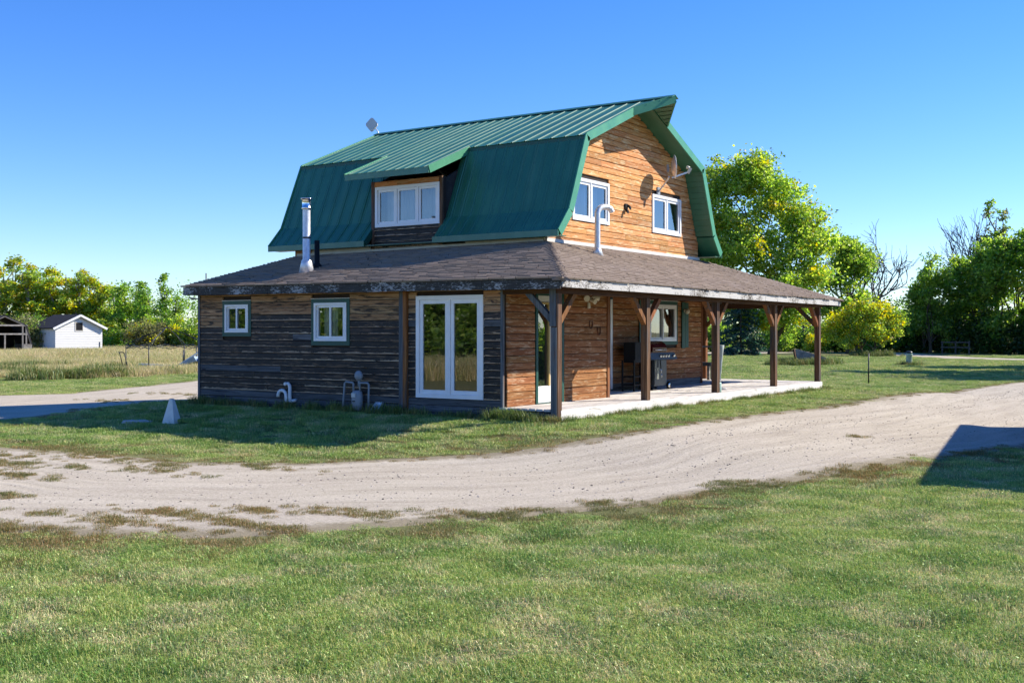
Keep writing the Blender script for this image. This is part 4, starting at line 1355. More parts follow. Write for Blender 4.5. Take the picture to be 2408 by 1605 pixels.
# plastic sheet under the left eave
mb = MB()
for k in range(5):
    x0 = -9.62 + .0; y0 = -.1 + k * .16
    mb.poly([(x0 - .0, y0, 2.40 - .03 * (k % 2)), (x0 + .28, y0, 2.38), (x0 + .28, y0 + .16, 2.36), (x0, y0 + .16, 2.37 - .03 * ((k + 1) % 2))], 0, True)
mb.build('eave_sheet', [M['tarp']], house)

# ------------------------------------------------------------------ outbuilding beyond the right edge of view (its shadow falls across the lawn)
og = empty('garage', (9.77, .79, -.32), math.atan2(-1.55, 9.4) * -1 * -1 + 0, 'low dark garage whose shadow falls across the drive', 'garage')
og.rotation_euler[2] = math.atan2(1.55, 9.4)
for (a, b, c_, d) in ((.15, .25, .2, 9.3), (7.6, 7.7, .2, 9.3)):
    mb = MB(); mb.box(a, b, c_, d, 0, 3.0); mb.build('wall', [M['dark_wood']], og)
mb = MB(); mb.box(.25, 7.6, .2, .3, 0, 3.0); mb.build('wall', [M['dark_wood']], og)
mb = MB(); mb.box(.25, 7.6, 9.2, 9.3, 0, 3.0); mb.build('wall', [M['dark_wood']], og)
mb = MB(); mb.hexa([(0, 0, 3.1), (4, 0, 3.4), (4, 9.5, 3.4), (0, 9.5, 3.1)], [(0, 0, 3.3), (4, 0, 3.6), (4, 9.5, 3.6), (0, 9.5, 3.3)]); mb.hexa([(4, 0, 3.4), (8, 0, 3.1), (8, 9.5, 3.1), (4, 9.5, 3.4)], [(4, 0, 3.6), (8, 0, 3.3), (8, 9.5, 3.3), (4, 9.5, 3.6)])
mb.build('roof', [M['green']], og)
mb = MB(); mb.box(2, 5.5, .17, .2, 0, 2.4); mb.build('door', [M['dark_wood']], og)

# ------------------------------------------------------------------ left background: shed, barn, canopy frame, junk
GL0 = -.32
sh = empty('shed', (-86.2, 48.2, GL0), R(82), 'small white gabled shed with dark roof in the tall grass', 'shed')
W, Lg, He, Hr = 4.8, 5.0, 2.45, 3.6
mb = MB(); mb.box(.05, W - .05, .05, .15, 0, He); mb.hexa([(.05, .05, He), (W - .05, .05, He), (W - .05, .15, He), (.05, .15, He)], [(W / 2 - .01, .05, Hr - .05), (W / 2 + .01, .05, Hr - .05), (W / 2 + .01, .15, Hr - .05), (W / 2 - .01, .15, Hr - .05)])
mb.box(.05, .15, .15, Lg, 0, He); mb.box(W - .15, W - .05, .15, Lg, 0, He); mb.box(.15, W - .15, Lg - .1, Lg, 0, He)
wl = mb.build('wall', [M['shed_white']], sh)
mb = MB()
z = 0.0
while z < Hr - .2:
    hw = W / 2 if z + .1 < He else W / 2 * max(0, (Hr - z - .1) / (Hr - He))
    mb.hexa([(W / 2 - hw, -.005, z), (W / 2 + hw, -.005, z), (W / 2 + hw, .05, z), (W / 2 - hw, .05, z)], [(W / 2 - hw, .03, z + .16), (W / 2 + hw, .03, z + .16), (W / 2 + hw, .05, z + .16), (W / 2 - hw, .05, z + .16)])
    if z < He: mb.hexa([(-.005, .05, z), (.05, .05, z), (.05, Lg, z), (-.005, Lg, z)], [(.03, .05, z + .16), (.05, .05, z + .16), (.05, Lg, z + .16), (.03, Lg, z + .16)])
    z += .165
o = mb.build('lap_siding', [M['shed_white']], wl); o['kind'] = 'stuff'
for s_ in (-1, 1):
    mb = MB(); xe = W / 2 + s_ * (W / 2 + .35); ze = He - .35 * (Hr - He) / (W / 2)
    mb.hexa([(W / 2, -.3, Hr), (xe, -.3, ze), (xe, Lg + .3, ze), (W / 2, Lg + .3, Hr)], [(W / 2, -.3, Hr + .1), (xe, -.3, ze + .1), (xe, Lg + .3, ze + .1), (W / 2, Lg + .3, Hr + .1)]); mb.build('roof', [M['shingle_old']], sh)
    mb = MB(); mb.bar((W / 2, -.33, Hr - .02), (xe, -.33, ze - .02), .05, .2); mb.build('bargeboard', [M['white']], sh)
mb = MB(); rect_ring(mb, 1.98, 2.82, 2.05, 2.95, .07, -.03, .0); hatch = MB(); mb2 = mb.build('window', [M['white_board']], sh)
mb = MB(); mb.poly([(2.05, -.012, 2.12), (2.75, -.012, 2.12), (2.75, -.012, 2.88), (2.05, -.012, 2.88)]); mb.build('opening', [M['black']], mb2)
mb = MB(); mb.box(4.5, 4.56, -.04, 0, 0, 1.0); mb.build('downpipe', [M['steel_dark']], sh)

ba = empty('barn', (-80.4, 41.9, GL0), R(74), 'open-fronted old grey gambrel barn at the left edge, its timbers bare', 'barn')
ba.scale = (.76, .76, .76)
Hw = 2.9
prf = [(-Hw, 0), (-Hw, 1.15), (-Hw + .62, 3.35), (0, 4.4), (Hw - .62, 3.35), (Hw, 1.15), (Hw, 0)]
for i, ((x0, z0), (x1, z1)) in enumerate(zip(prf, prf[1:])):
    mb = MB(); mb.bar((x0 - 2.9, 0, z0), (x1 - 2.9, 0, z1), .16, .16, (0, 1, 0)); mb.build('frame_timber', [M['old_grey']], ba)
    if 0 < i < 5:
        d = Vector((x1 - x0, 0, z1 - z0)).normalized(); n = Vector((-d.z, 0, d.x)) * .12
        if i in (1, 2, 3, 4):
            mb = MB(); mb.hexa([(x0 - 2.9, -.1, z0), (x1 - 2.9, -.1, z1), (x1 - 2.9, 6, z1), (x0 - 2.9, 6, z0)], [(x0 - 2.9 + n.x, -.1, z0 + n.z), (x1 - 2.9 + n.x, -.1, z1 + n.z), (x1 - 2.9 + n.x, 6, z1 + n.z), (x0 - 2.9 + n.x, 6, z0 + n.z)]); mb.build('roof', [M['shingle_old']], ba)
for zz in (2.35, 3.35):
    mb = MB(); mb.box(-2.9 - Hw + .4, -2.9 + Hw - .4, -.07, .07, zz - .09, zz + .09); mb.build('tie_beam', [M['old_grey']], ba)
for xx in (-4.6, -2.9, -.95, -.55):
    mb = MB(); mb.box(xx - .08, xx + .08, -.08, .08, 0, 2.26 if xx < -1 else 3.3); mb.build('post', [M['old_grey']], ba)
for zz in [k * .2 for k in range(6)]:
    mb = MB(); mb.box(-.9, -.02, -.11, -.075, zz, zz + .185); mb.build('plank', [M['old_grey']], ba)
mb = MB(); mb.box(-5.6, -.2, 5.8, 5.95, 0, 3.3); mb.build('wall', [M['dark_in']], ba)
mb = MB(); mb.box(-5.8, -5.7, 0, 5.8, 0, 1.2); mb.box(-.1, 0, .1, 5.8, 0, 1.15); mb.build('wall', [M['old_grey']], ba)

cf = empty('canopy_frame', (-34.1, 19.2, GL0), 0, 'bare dark folding canopy frame standing in the tall grass', 'canopy frame')
cc = [Vector((-35.6, 17.95, 0)), Vector((-32.98, 17.23, 0)), Vector((-32.5, 20.4, 0)), Vector((-35.19, 21.16, 0))]
ctr = sum(cc, Vector()) / 4
cc = [c_ - Vector((-34.1, 19.2, 0)) for c_ in cc]; ctr -= Vector((-34.1, 19.2, 0))
for c_ in cc:
    mb = MB(); mb.tube([c_, c_ + Vector((0, 0, 1.36))], .026, 6); mb.build('leg', [M['steel_dark']], cf)
    mb = MB(); k = c_.lerp(ctr, .45); mb.tube([c_ + Vector((0, 0, 1.36)), k + Vector((0, 0, 1.75)), ctr + Vector((0, 0, 2.2))], .02, 6); mb.tube([c_ + Vector((0, 0, 1.15)), k + Vector((0, 0, 1.75))], .015, 5); mb.build('roof_rod', [M['steel_dark']], cf)
for a, b in zip(cc, cc[1:] + cc[:1]):
    mb = MB()
    for j in range(3):
        p, q = a.lerp(b, j / 3), a.lerp(b, (j + 1) / 3)
        mb.tube([p + Vector((0, 0, 1.14)), q + Vector((0, 0, 1.35))], .014, 5); mb.tube([p + Vector((0, 0, 1.35)), q + Vector((0, 0, 1.14))], .014, 5)
    mb.build('scissor_bars', [M['steel_dark']], cf)

ht = empty('hand_truck', (-33.75, 16.6, GL0), R(20), 'rusty two-wheeled hand truck leaning in the grass', 'hand truck')
for s_ in (-1, 1):
    mb = MB(); mb.tube([(s_ * .12, 0, .0), (s_ * .12 - .32, .1, .95), (s_ * .09 - .36, .1, 1.0)], .022, 6); mb.build('rail', [M['steel_dark']], ht)
mb = MB(); mb.tube([(-.49, .1, 1.0), (-.26, .1, 1.0)], .022, 6); mb.build('handle', [M['steel_dark']], ht)
mb = MB(); mb.bar((-.02, -.02, .05), (.55, -.1, .03), .35, .03); mb.build('toe_plate', [M['rust']], ht)
for s_ in (-1, 1):
    mb = MB(); mb.lathe([(.05, -.03), (.13, -.03), (.13, .03), (.05, .03)], 12, 0, lambda x, y, z, s_=s_: (.16 + x, s_ * .16 + z, .13 + y)); mb.build('wheel', [M['rubber']], ht)

jk = empty('boat_trailer', (-34.7, 21.2, GL0), R(32), 'pale metal trailer frame with drawbar lying behind the canopy frame', 'trailer')
mb = MB(); mb.bar((-2.7, 0, .32), (-.7, 0, .22), .09, .10); mb.build('drawbar', [M['galv']], jk)
mb = MB(); mb.bar((-.7, -.0, .25), (.5, -.4, .95), .06, .07); mb.bar((-.7, 0, .25), (.6, .5, .55), .06, .07); mb.bar((-.4, -.2, .4), (.3, .6, .8), .05, .05); mb.build('frame', [M['galv']], jk)
mb = MB(); mb.hexa([(-.3, -.3, .3), (.4, -.45, .5), (.5, .3, .45), (-.1, .4, .3)], [(-.35, -.3, .45), (.25, -.5, .75), (.4, .35, .68), (-.2, .4, .42)]); mb.build('hull_panel', [M['tarp']], jk)
for s_ in (0, 1):
    mb = MB(); mb.lathe([(.12, -.08), (.28, -.1), (.28, .1), (.12, .08)], 16, 0, lambda x, y, z, s_=s_: (.75 + x + .45 * s_, -.2 + z + .7 * s_, .55 + y)); mb.build('wheel', [M['rubber']], jk)
for (x, z) in ((-.42, 1.05), (.25, 1.2)):
    mb = MB(); mb.tube([(x, 0, .2), (x, 0, z)], .03, 6); mb.build('stake', [M['steel_dark']], jk)
bk = empty('wire_rack', (-35.3, 24.2, GL0), R(32), 'black slatted metal rack tipped on its side beside the house corner', 'rack')
mb = MB(); mb.tube([(-.9, 0, .85), (1.2, 0, .85), (1.2, 0, .1), (-.5, 0, .1), (-.9, 0, .85)], .035, 6); mb.build('frame', [M['galv']], bk)
for k in range(11):
    mb = MB(); mb.bar((-.75 + k * .17, 0, .82), (-.55 + k * .17, .02, .12), .02, .10, (0, 1, 0)); mb.build('slat', [M['steel_dark']], bk)
mb = MB(); mb.box(-.7, 1.1, .1, .9, .05, .6); mb.build('base', [M['black']], bk)

# distant thin pole
mb = MB(); mb.tube([(0, 0, 0), (0, 0, 8.2)], [.09, .06], 8)
tag(mb.build('utility_pole', [M['bark_dead']], None, (-83.0, 63.9, GL0)), 'thin grey pole rising above the bushes beside the left house corner', 'pole')
mb = MB(); mb.tube([(0, 0, 0), (0, 0, 4.6)], [.14, .12], 8)
po = tag(mb.build('utility_pole', [M['bark_dead']], None, (-29.6, 97.0, GL0)), 'short dark pole beyond the far road, seen under the porch roof', 'pole')
mb = MB(); mb.box(-.22, .22, -.2, -.12, 1.2, 1.75); mb.build('meter_box', [M['meter_grey']], po)

# rail fence behind the far road
fc = empty('rail_fence', (-33.5, 94.6, GL0), math.atan2(2.0, 3.0), 'dark wooden rail fence under the trees beyond the far road', 'fence')
for k in range(4):
    mb = MB(); mb.box(k * 1.4 - .07, k * 1.4 + .07, -.07, .07, 0, 1.5); mb.build('post', [M['bark_dead']], fc)
for z in (.35, .75, 1.1, 1.4):
    mb = MB(); mb.box(-.2, 4.5, -.1, -.072, z - .07, z + .07); mb.build('rail', [M['dark_wood']], fc)
fc = empty('plank_fence', (-13.8, 88.3, GL0), R(-10), 'low grey rail fence in the shade below the right-hand trees', 'fence')
for k in range(3):
    mb = MB(); mb.box(k * 1.2 - .05, k * 1.2 + .05, -.05, .05, 0, 1.15); mb.build('post', [M['bark_dead']], fc)
for z in (.6, 1.05):
    mb = MB(); mb.box(-.1, 2.5, -.08, -.052, z - .05, z + .05); mb.build('rail', [M['bark_dead']], fc)

# stump with weeds, stake, tank in the right lawn
st = empty('well_pipe', (-6.71, 49.56, GL0), 0, 'short pale green well pipe on the right lawn with tall stalks behind', 'well pipe')
st.name = 'well_pipe'
mb = MB(); mb.lathe([(.19, 0), (.17, .1), (.17, .62), (.19, .64), (.19, .7), (.15, .74)], 14, 0); mb.build('casing', [plain('mossy_concrete', (.36, .45, .38), .9, 0, .2, 8, .3)], st)
mb = MB(); mb.lathe([(.20, .74), (.20, .79), (.1, .86)], 14, 0); mb.build('cap', [M['steel_dark']], st)
mb = MB(); mb.tube([(0, 0, 0), (0, 0, 1.15)], .025, 6)
tag(mb.build('stake', [M['steel_dark']], None, (-2.14, 26.02, float(gz(-2.14, 26.02)))), 'thin dark stake standing alone in the right lawn', 'stake')
bx = empty('planter_box', (-12.3, 48.2, GL0), R(15), 'weathered open wooden box overgrown by tall weeds in the lawn', 'planter')
mb = MB(); mb.hexa([(-.6, -.4, .0), (-.5, -.4, 0), (-.5, .4, 0), (-.6, .4, 0)], [(-.75, -.4, .95), (-.68, -.4, .95), (-.68, .4, .95), (-.75, .4, .95)]); mb.build('side_board', [M['dark_wood']], bx)
mb = MB(); mb.hexa([(-.5, -.42, .3), (1.2, -.42, .1), (1.2, -.36, .1), (-.5, -.36, .3)], [(-.6, -.42, .95), (1.1, -.42, .45), (1.1, -.36, .45), (-.6, -.36, .95)]); mb.build('side_board', [M['old_grey']], bx)
mb = MB(); mb.hexa([(-.5, .36, .3), (1.2, .36, .1), (1.2, .42, .1), (-.5, .42, .3)], [(-.6, .36, .95), (1.1, .36, .45), (1.1, .42, .45), (-.6, .42, .95)]); mb.build('side_board', [M['old_grey']], bx)


# ------------------------------------------------------------------ vegetation
def leaf_mesh(name, C, size, cols, rs, flat=.35):
    """diamond leaves at centres C"""
    n = len(C)
    d = rs.normal(size=(n, 3)); d[:, 2] *= .7; d /= np.linalg.norm(d, axis=1)[:, None]
    u = rs.normal(size=(n, 3)); u -= (u * d).sum(1)[:, None] * d; u /= np.linalg.norm(u, axis=1)[:, None]
    s = size * rs.uniform(.6, 1.3, n)[:, None]
    a, b = C - d * s * .5, C + d * s * .5
    m = C + rs.normal(size=(n, 3)) * s * .12
    co = np.stack([a, m - u * s * .33, b, m + u * s * .33], 1).reshape(-1, 3)
    me = bpy.data.meshes.new(name)
    me.vertices.add(4 * n); me.vertices.foreach_set('co', co.ravel())
    me.loops.add(4 * n); me.loops.foreach_set('vertex_index', np.arange(4 * n, dtype=np.int32))
    me.polygons.add(n); me.polygons.foreach_set('loop_start', (np.arange(n) * 4).astype(np.int32))
    me.update(calc_edges=True)
    at = me.attributes.new('col', 'FLOAT_COLOR', 'FACE')
    at.data.foreach_set('color', np.c_[cols, np.ones(n)].ravel().astype(np.float32))
    me.materials.append(M['leaf'])
    return me


GREEN = np.array([(.11, .215, .035), (.165, .285, .05), (.24, .35, .06)])
LIME = np.array([(.19, .31, .05), (.29, .40, .07), (.39, .47, .095)])
YELL = np.array([(.36, .42, .045), (.50, .50, .05), (.54, .42, .05)])
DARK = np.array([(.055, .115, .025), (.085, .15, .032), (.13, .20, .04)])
GREYG = np.array([(.14, .165, .06), (.20, .215, .08), (.27, .255, .10)])
BLUEG = np.array([(.03, .075, .05), (.05, .105, .07), (.09, .14, .095)])


def crown(seed, blobs, n_clusters, per, csize, leaf, pal, pal2, mix2, shell=.55):
    """leaf positions in clusters spread through ellipsoid blobs; returns centres, colours, cluster centres"""
    rs = np.random.RandomState(seed)
    vol = np.array([b[3] * b[4] * b[5] for b in blobs]) ** .72
    w = vol / vol.sum()
    cl = []
    for k in range(n_clusters):
        b = blobs[rs.choice(len(blobs), p=w)]
        d = rs.normal(size=3); d /= np.linalg.norm(d)
        r = shell + (1 - shell) * rs.rand() if rs.rand() < .75 else rs.rand() ** .5 * shell
        cl.append(np.array(b[:3]) + d * r * np.array(b[3:6]))
    cl = np.array(cl)
    C = []; K = []
    for c_ in cl:
        m = int(per * rs.uniform(.5, 1.4))
        s = csize * rs.uniform(.6, 1.3)
        q = rs.normal(size=(m, 3)) * s * np.array([.5, .5, .36])
        C.append(c_ + q)
        base = pal2 if rs.rand() < mix2 else pal
        t = rs.rand()
        cc_ = base[rs.randint(0, 3, m)] * (.55 + .45 * rs.rand(m))[:, None] * (.8 + .4 * t)
        K.append(cc_)
    C = np.concatenate(C); K = np.concatenate(K)
    return C, K, cl, rs


def limbs(mb, base, tops, r0, rs, n=6, wig=.12):
    for tpt in tops:
        tpt = Vector(tpt); b = Vector(base)
        L = (tpt - b).length
        pts = []
        for k in range(5):
            f = k / 4
            p = b.lerp(tpt, f)
            p.z = b.z + (tpt.z - b.z) * f ** .85
            if 0 < k < 4: p += Vector(rs.normal(size=3)) * L * wig * .35
            pts.append(p)
        mb.tube(pts, [r0 * (1 - .82 * k / 4) for k in range(5)], n, 0, False)


def build_tree(name, seed, h, w, pal, pal2, mix2, leaf, nc, per, csize, bark='bark', trunk_h=.22, shape='round', trunks=1, lean=0.0, blobs=None, trunk_r=None, twig=1.0):
    """returns (trunk mesh, crown mesh) with the base at the origin"""
    rs = np.random.RandomState(seed)
    if blobs is None:
        blobs = []
        if shape == 'round':
            for k in range(9):
                a = rs.rand() * 6.28; z = h * (trunk_h + .12 + (1 - trunk_h - .2) * rs.rand())
                f = (z / h - trunk_h) / (1 - trunk_h)
                rad = w / 2 * (.45 + .55 * math.sin(math.pi * min(1, max(.15, f)) ** .8)) * .62
                blobs.append((math.cos(a) * rad * .8 + lean * z, math.sin(a) * rad * .8, z, w * rs.uniform(.2, .3), w * rs.uniform(.2, .3), h * rs.uniform(.10, .17)))
            blobs.append((lean * h, 0, h * .85, w * .2, w * .2, h * .14))
        elif shape == 'column':
            for k in range(8):
                z = h * (trunk_h + (1 - trunk_h) * (k + .5) / 8.6)
                f = (k + .5) / 8
                rad = w / 2 * (1.0 if f < .55 else 1.0 - .75 * (f - .55) / .45)
                blobs.append((rs.uniform(-.25, .25) * w, rs.uniform(-.25, .25) * w, z, rad * .85, rad * .85, h * .075))
        elif shape == 'bush':
            for k in range(8):
                a = rs.rand() * 6.28; rr = rs.rand() ** .5 * w * .34
                hh = h * rs.uniform(.5, 1) * (1 - .4 * rr / (w * .34))
                blobs.append((math.cos(a) * rr, math.sin(a) * rr, hh * .52, w * .18, w * .18, hh * .46))
    C, K, cl, rs2 = crown(seed + 1, blobs, int(nc * 1.2), int(per * 1.15), csize * 1.05, leaf, pal, pal2, mix2)
    leaf *= 1.15
    ok = C[:, 2] > .05
    me = leaf_mesh('crown', C[ok], leaf, K[ok], rs2)
    mb = MB()
    r0 = trunk_r or h * .018
    zt = h * max(.05, trunk_h)
    for k in range(trunks):
        a = 6.28 * k / max(1, trunks)
        s = 0 if trunks == 1 else w * .05
        b0 = Vector((math.cos(a) * s, math.sin(a) * s, -.1)); b1 = b0 + Vector((math.cos(a) * s * 2 + lean * zt, math.sin(a) * s * 2, zt + .1))
        mb.tube([b0, b0.lerp(b1, .5) + Vector(rs.normal(size=3)) * .03 * h * .2, b1], [r0 * 1.25, r0, r0 * .85], 8, 0, False)
        if shape == 'column':
            mb.tube([b1, Vector((rs.uniform(-.1, .1) * w, 0, h * .6)), Vector((0, 0, h * .86))], [r0 * .85, r0 * .5, r0 * .12], 6, 0, False)
        bs = [b for i, b in enumerate(blobs) if i % trunks == k]
        for b in bs:
            tgt = Vector(b[:3])
            st_ = Vector((0, 0, max(zt, b[2] * .62))) if shape == 'column' else b1
            limbs(mb, st_, [tgt], r0 * .5, rs)
    sel = rs.choice(len(cl), int(len(cl) * .35 * twig), replace=False)
    for i in sel:
        j = min(range(len(blobs)), key=lambda q: sum((cl[i][m] - blobs[q][m]) ** 2 for m in range(3)))
        limbs(mb, blobs[j][:3], [cl[i]], r0 * .16, rs, 4, .2)
    return mb.mesh('trunk', M[bark]), me


def tree(name, mts, loc, label, cat='tree', group=None, rz=0.0, sc=1.0):
    t = empty(name, loc, rz, label, cat, group)
    if sc != 1.0: t.scale = sc if isinstance(sc, tuple) else (sc, sc, sc)
    link('trunk', mts[0], t); link('crown', mts[1], t)
    return t


# left tree line
asp = [build_tree('aspen', 100 + k, 11.0, 3.6, LIME, YELL, .38 if k != 1 else .6, .26, 120, 42, .55, 'bark_pale', .05, 'column') for k in range(4)]
ORD = ['outermost', 'second', 'third', 'fourth', 'fifth', 'sixth', 'seventh', 'eighth', 'ninth', 'tenth', 'last']
A_POS = [(-124.3, 63.7, 11.6), (-118.5, 62.8, 11.8), (-120.0, 65.4, 11.4), (-115.9, 64.5, 11.2), (-118.3, 67.7, 11.0), (-114.3, 66.8, 10.5), (-115.6, 69.5, 10.8), (-111.7, 68.5, 10.4), (-113.1, 71.2, 10.2), (-109.4, 70.1, 9.3), (-107.6, 70.6, 8.2)]
for i, (x, y, h) in enumerate(A_POS):
    s = h / 11.0
    tree('aspen', asp[i % 4], (x, y, GL0), 'yellow-green aspen behind the white shed, %s of that row from the left' % ORD[i], 'tree', 'aspens in the left tree line', i * 1.9, (s * 1.3, s * 1.3, s))
pop = [build_tree('poplar', 130 + k, 8.6, 3.0, GREEN * 1.15, LIME, .35, .25, 95, 34, .5, 'bark', .04, 'column') for k in range(2)]
for i, (x, y, h, w, lab) in enumerate([(-101.1, 67.2, 8.7, 1, 'green poplar just right of the yellow aspens'), (-102.4, 70.0, 8.7, 1, 'green poplar with a pointed top above the grey-green bush'),
                                       (-97.0, 67.6, 7.8, 1, 'shorter green poplar between the pointed poplar and the lone slender one'), (-93.9, 67.3, 9.3, .62, 'lone slender poplar standing up above the bushes left of the house'),
                                       (-95.2, 70.0, 7.2, .9, 'low green poplar right behind the slender lone poplar')]):
    tree('poplar', pop[i % 2], (x, y, GL0), lab, 'tree', 'poplars left of the house', i * 2.3, (1.2 * w * h / 8.6, 1.2 * w * h / 8.6, h / 8.6))
tree('willow', build_tree('willow', 160, 6.6, 7.6, GREYG, GREEN, .25, .2, 230, 55, .75, 'bark', .08, 'bush', 3), (-92.4, 48.6, GL0), 'rounded grey-green willow between the barn and the white shed')
tree('willow_bush', build_tree('willow_bush', 161, 5.2, 6.0, GREYG * .85, YELL, .12, .18, 150, 45, .6, 'bark_dead', .05, 'bush', 4), (-84.5, 57.7, GL0), 'grey-green twiggy bush behind the canopy frame', 'bush')
bsh = [build_tree('shrub', 170 + k, 4.4, 4.2, LIME, YELL, .2, .2, 110, 45, .5, 'bark', .05, 'bush', 3) for k in range(2)]
for i, (x, y, h, lab) in enumerate([(-87.5, 60.5, 4.3, 'bright green shrub right of the grey-green bush'), (-83.2, 60.0, 5.0, 'bright green shrub behind the peak of the canopy frame'), (-80.0, 60.3, 4.7, 'bright green shrub against the dark corner of the house'),
                                    (-106.0, 68.0, 4.6, 'orange-tinged shrub at the right side of the white shed'), (-90.5, 62.5, 4.4, 'bright green shrub below the slender poplar')]):
    tree('shrub', bsh[i % 2], (x, y, GL0), lab, 'shrub', 'shrubs left of the house', i * 1.7, (h / 4.4,) * 3)

# far wood that closes the gaps, one mass on each side
def wood_mass(name, spots, pal, pal2, seed, leaf, per):
    Cs = []; Ks = []
    rs0 = np.random.RandomState(seed)
    for (x, y, h, w) in spots:
        bl = [(x + rs0.uniform(-.3, .3) * w, y + rs0.uniform(-.3, .3) * w, GL0 + h * f, w * .42, w * .42, h * .16) for f in (.12, .3, .5, .7, .85)]
        C, K, _, _ = crown(rs0.randint(9999), bl, int(26), per, w * .22, leaf, pal, pal2, .2)
        Cs.append(C); Ks.append(K)
    C = np.concatenate(Cs); K = np.concatenate(Ks)
    ok = C[:, 2] > GL0
    o = link(name, leaf_mesh(name, C[ok], leaf, K[ok], rs0))
    return o


rsm = np.random.RandomState(3)
o = wood_mass('far_wood', [(-150 + 5.5 * k + rsm.uniform(-1, 1), 78 + 2.2 * k + rsm.uniform(-2, 2), rsm.uniform(8, 9.8) * (1 if k < 8 else .8), 6.5) for k in range(21)], GREEN, LIME, 31, .34, 55)
tag(o, 'mass of green woodland behind the left tree line', 'woodland', None, 'stuff')

# right side
M_BL = [(-3.4, 0, 14.8, 2.3, 2.6, 2.2), (-1.0, 0, 15.6, 2.4, 2.6, 1.9), (-4.3, .5, 11.5, 2.5, 3, 2.6), (.8, -.5, 13.2, 2.8, 3, 2.2), (3.2, 0, 11.6, 2.3, 2.6, 1.7), (4.6, .4, 9.6, 2.0, 2.4, 1.5), (2.4, -1, 9.4, 2.7, 3, 2.0),
        (-1.8, -1.2, 9.4, 3.0, 3, 2.4), (-4.2, 0, 7.6, 2.3, 2.6, 2.0), (.4, -1.5, 6.6, 2.7, 2.6, 1.8), (3.5, -.5, 6.6, 2.3, 2.4, 1.6), (5.0, 0, 7.3, 1.4, 1.8, 1.0), (-3.4, -.8, 4.6, 2.1, 2.2, 1.5), (2.0, -1.6, 3.6, 1.8, 2, 1.3), (-.8, -2, 3.2, 1.7, 1.9, 1.2)]
def rotb(bl, th=.592):
    c_, s_ = math.cos(th), math.sin(th)
    return [(b[0] * c_ - b[1] * s_, b[0] * s_ + b[1] * c_, *b[2:]) for b in bl]
tree('maple_tree', build_tree('maple', 200, 17.6, 12.4, LIME * 1.08, YELL * .9, .1, .25, 640, 62, .85, 'bark', .16, blobs=rotb(M_BL), trunk_r=.26, trunks=2), (-25.7, 75.7, GL0), 'large yellow-green maple rising behind the right side of the house')
tree('maple_tree', build_tree('maple', 201, 10.3, 6.0, LIME, GREEN, .45, .24, 210, 48, .65, 'bark', .2, 'round', 1), (-20.9, 83.7, GL0), 'mid-sized green maple just right of the porch roof end')
YB = rotb([(-2.6, 0, 1.9, .9, 1.0, .8), (-.2, 0, 4.2, .7, .8, .5), (1.7, 0, 4.0, .6, .7, .4), (2.6, -.3, 1.9, .5, .6, .35), (-1.9, 0, 2.6, 1.3, 1.4, 1.1), (-.6, 0, 3.4, 1.5, 1.5, 1.0), (.9, -.2, 3.5, 1.4, 1.4, .9), (2.3, 0, 3.2, 1.1, 1.2, .75), (.2, -.8, 2.2, 1.5, 1.3, .8), (1.2, -.6, 1.6, .9, .9, .5), (-1.5, -.4, 1.3, 1.1, 1.2, .8), (2.9, 0, 2.7, .6, .8, .5)])
tree('yellow_maple', build_tree('yellow_maple', 202, 4.7, 6, LIME, YELL, .4, .17, 240, 40, .48, 'bark', .12, blobs=YB, trunks=3, trunk_r=.10), (-17.3, 76.5, GL0), 'low yellow-leaved bushy maple with leaning trunks on the right lawn')


def spruce(seed, h, w):
    rs = np.random.RandomState(seed)
    C = []; K = []
    for tier in range(16):
        z = h * (.06 + .92 * tier / 16); rad = w / 2 * (1 - tier / 16) ** .8
        for k in range(max(5, int(13 * rad / (w / 2)))):
            a = rs.rand() * 6.28
            for f in np.linspace(.25, 1, 7):
                m = 9
                p = np.array([math.cos(a) * rad * f, math.sin(a) * rad * f, z - .30 * rad * f ** 1.4])
                C.append(p + rs.normal(size=(m, 3)) * np.array([.12, .12, .06])); K.append(BLUEG[rs.randint(0, 3, m)] * (.6 + .6 * rs.rand(m))[:, None])
    C = np.concatenate(C); K = np.concatenate(K)
    mb = MB(); mb.tube([(0, 0, -.1), (0, 0, h * .98)], [h * .02, .01], 7, 0, False)
    return mb.mesh('trunk', M['bark']), leaf_mesh('crown', C, .22, K, rs)


tree('spruce_tree', spruce(210, 6.6, 4.6), (-26.0, 71.4, GL0), 'dark blue-green spruce under the big maple, seen below the porch roof')
sb = [build_tree('understorey', 220 + k, 4.8, 5.0, GREEN, LIME, .35, .2, 140, 50, .55, 'bark', .06, 'bush', 3) for k in range(3)]
for i, (x, y, h, k, lab) in enumerate([(-29.6, 91.2, 4.8, 0, 'green bushy tree beyond the far road, behind the spruce'), (-35.5, 88.2, 5.4, 1, 'green bushy tree left of the spruce, seen past the far porch post'), (-24.4, 92.2, 5.6, 2, 'dark green bushy tree right of the last porch post'),
                                       (-22.0, 90.0, 4.6, 0, 'green bushy tree behind the yellow maple'), (-32.5, 98.5, 5.2, 2, 'green bushy tree behind the dark rail fence'), (-27.5, 97.0, 5.0, 1, 'green bushy tree right of the short dark pole'), (-20.3, 95.5, 6.4, 1, 'green bushy tree below the broad dead tree'), (-18.4, 97.0, 8.0, 2, 'green bushy tree at the left end of the right-hand wood')]):
    tree('bushy_tree', sb[k], (x, y, GL0), lab, 'tree', 'bushy trees beyond the far road', i * 1.3, h / 4.8)
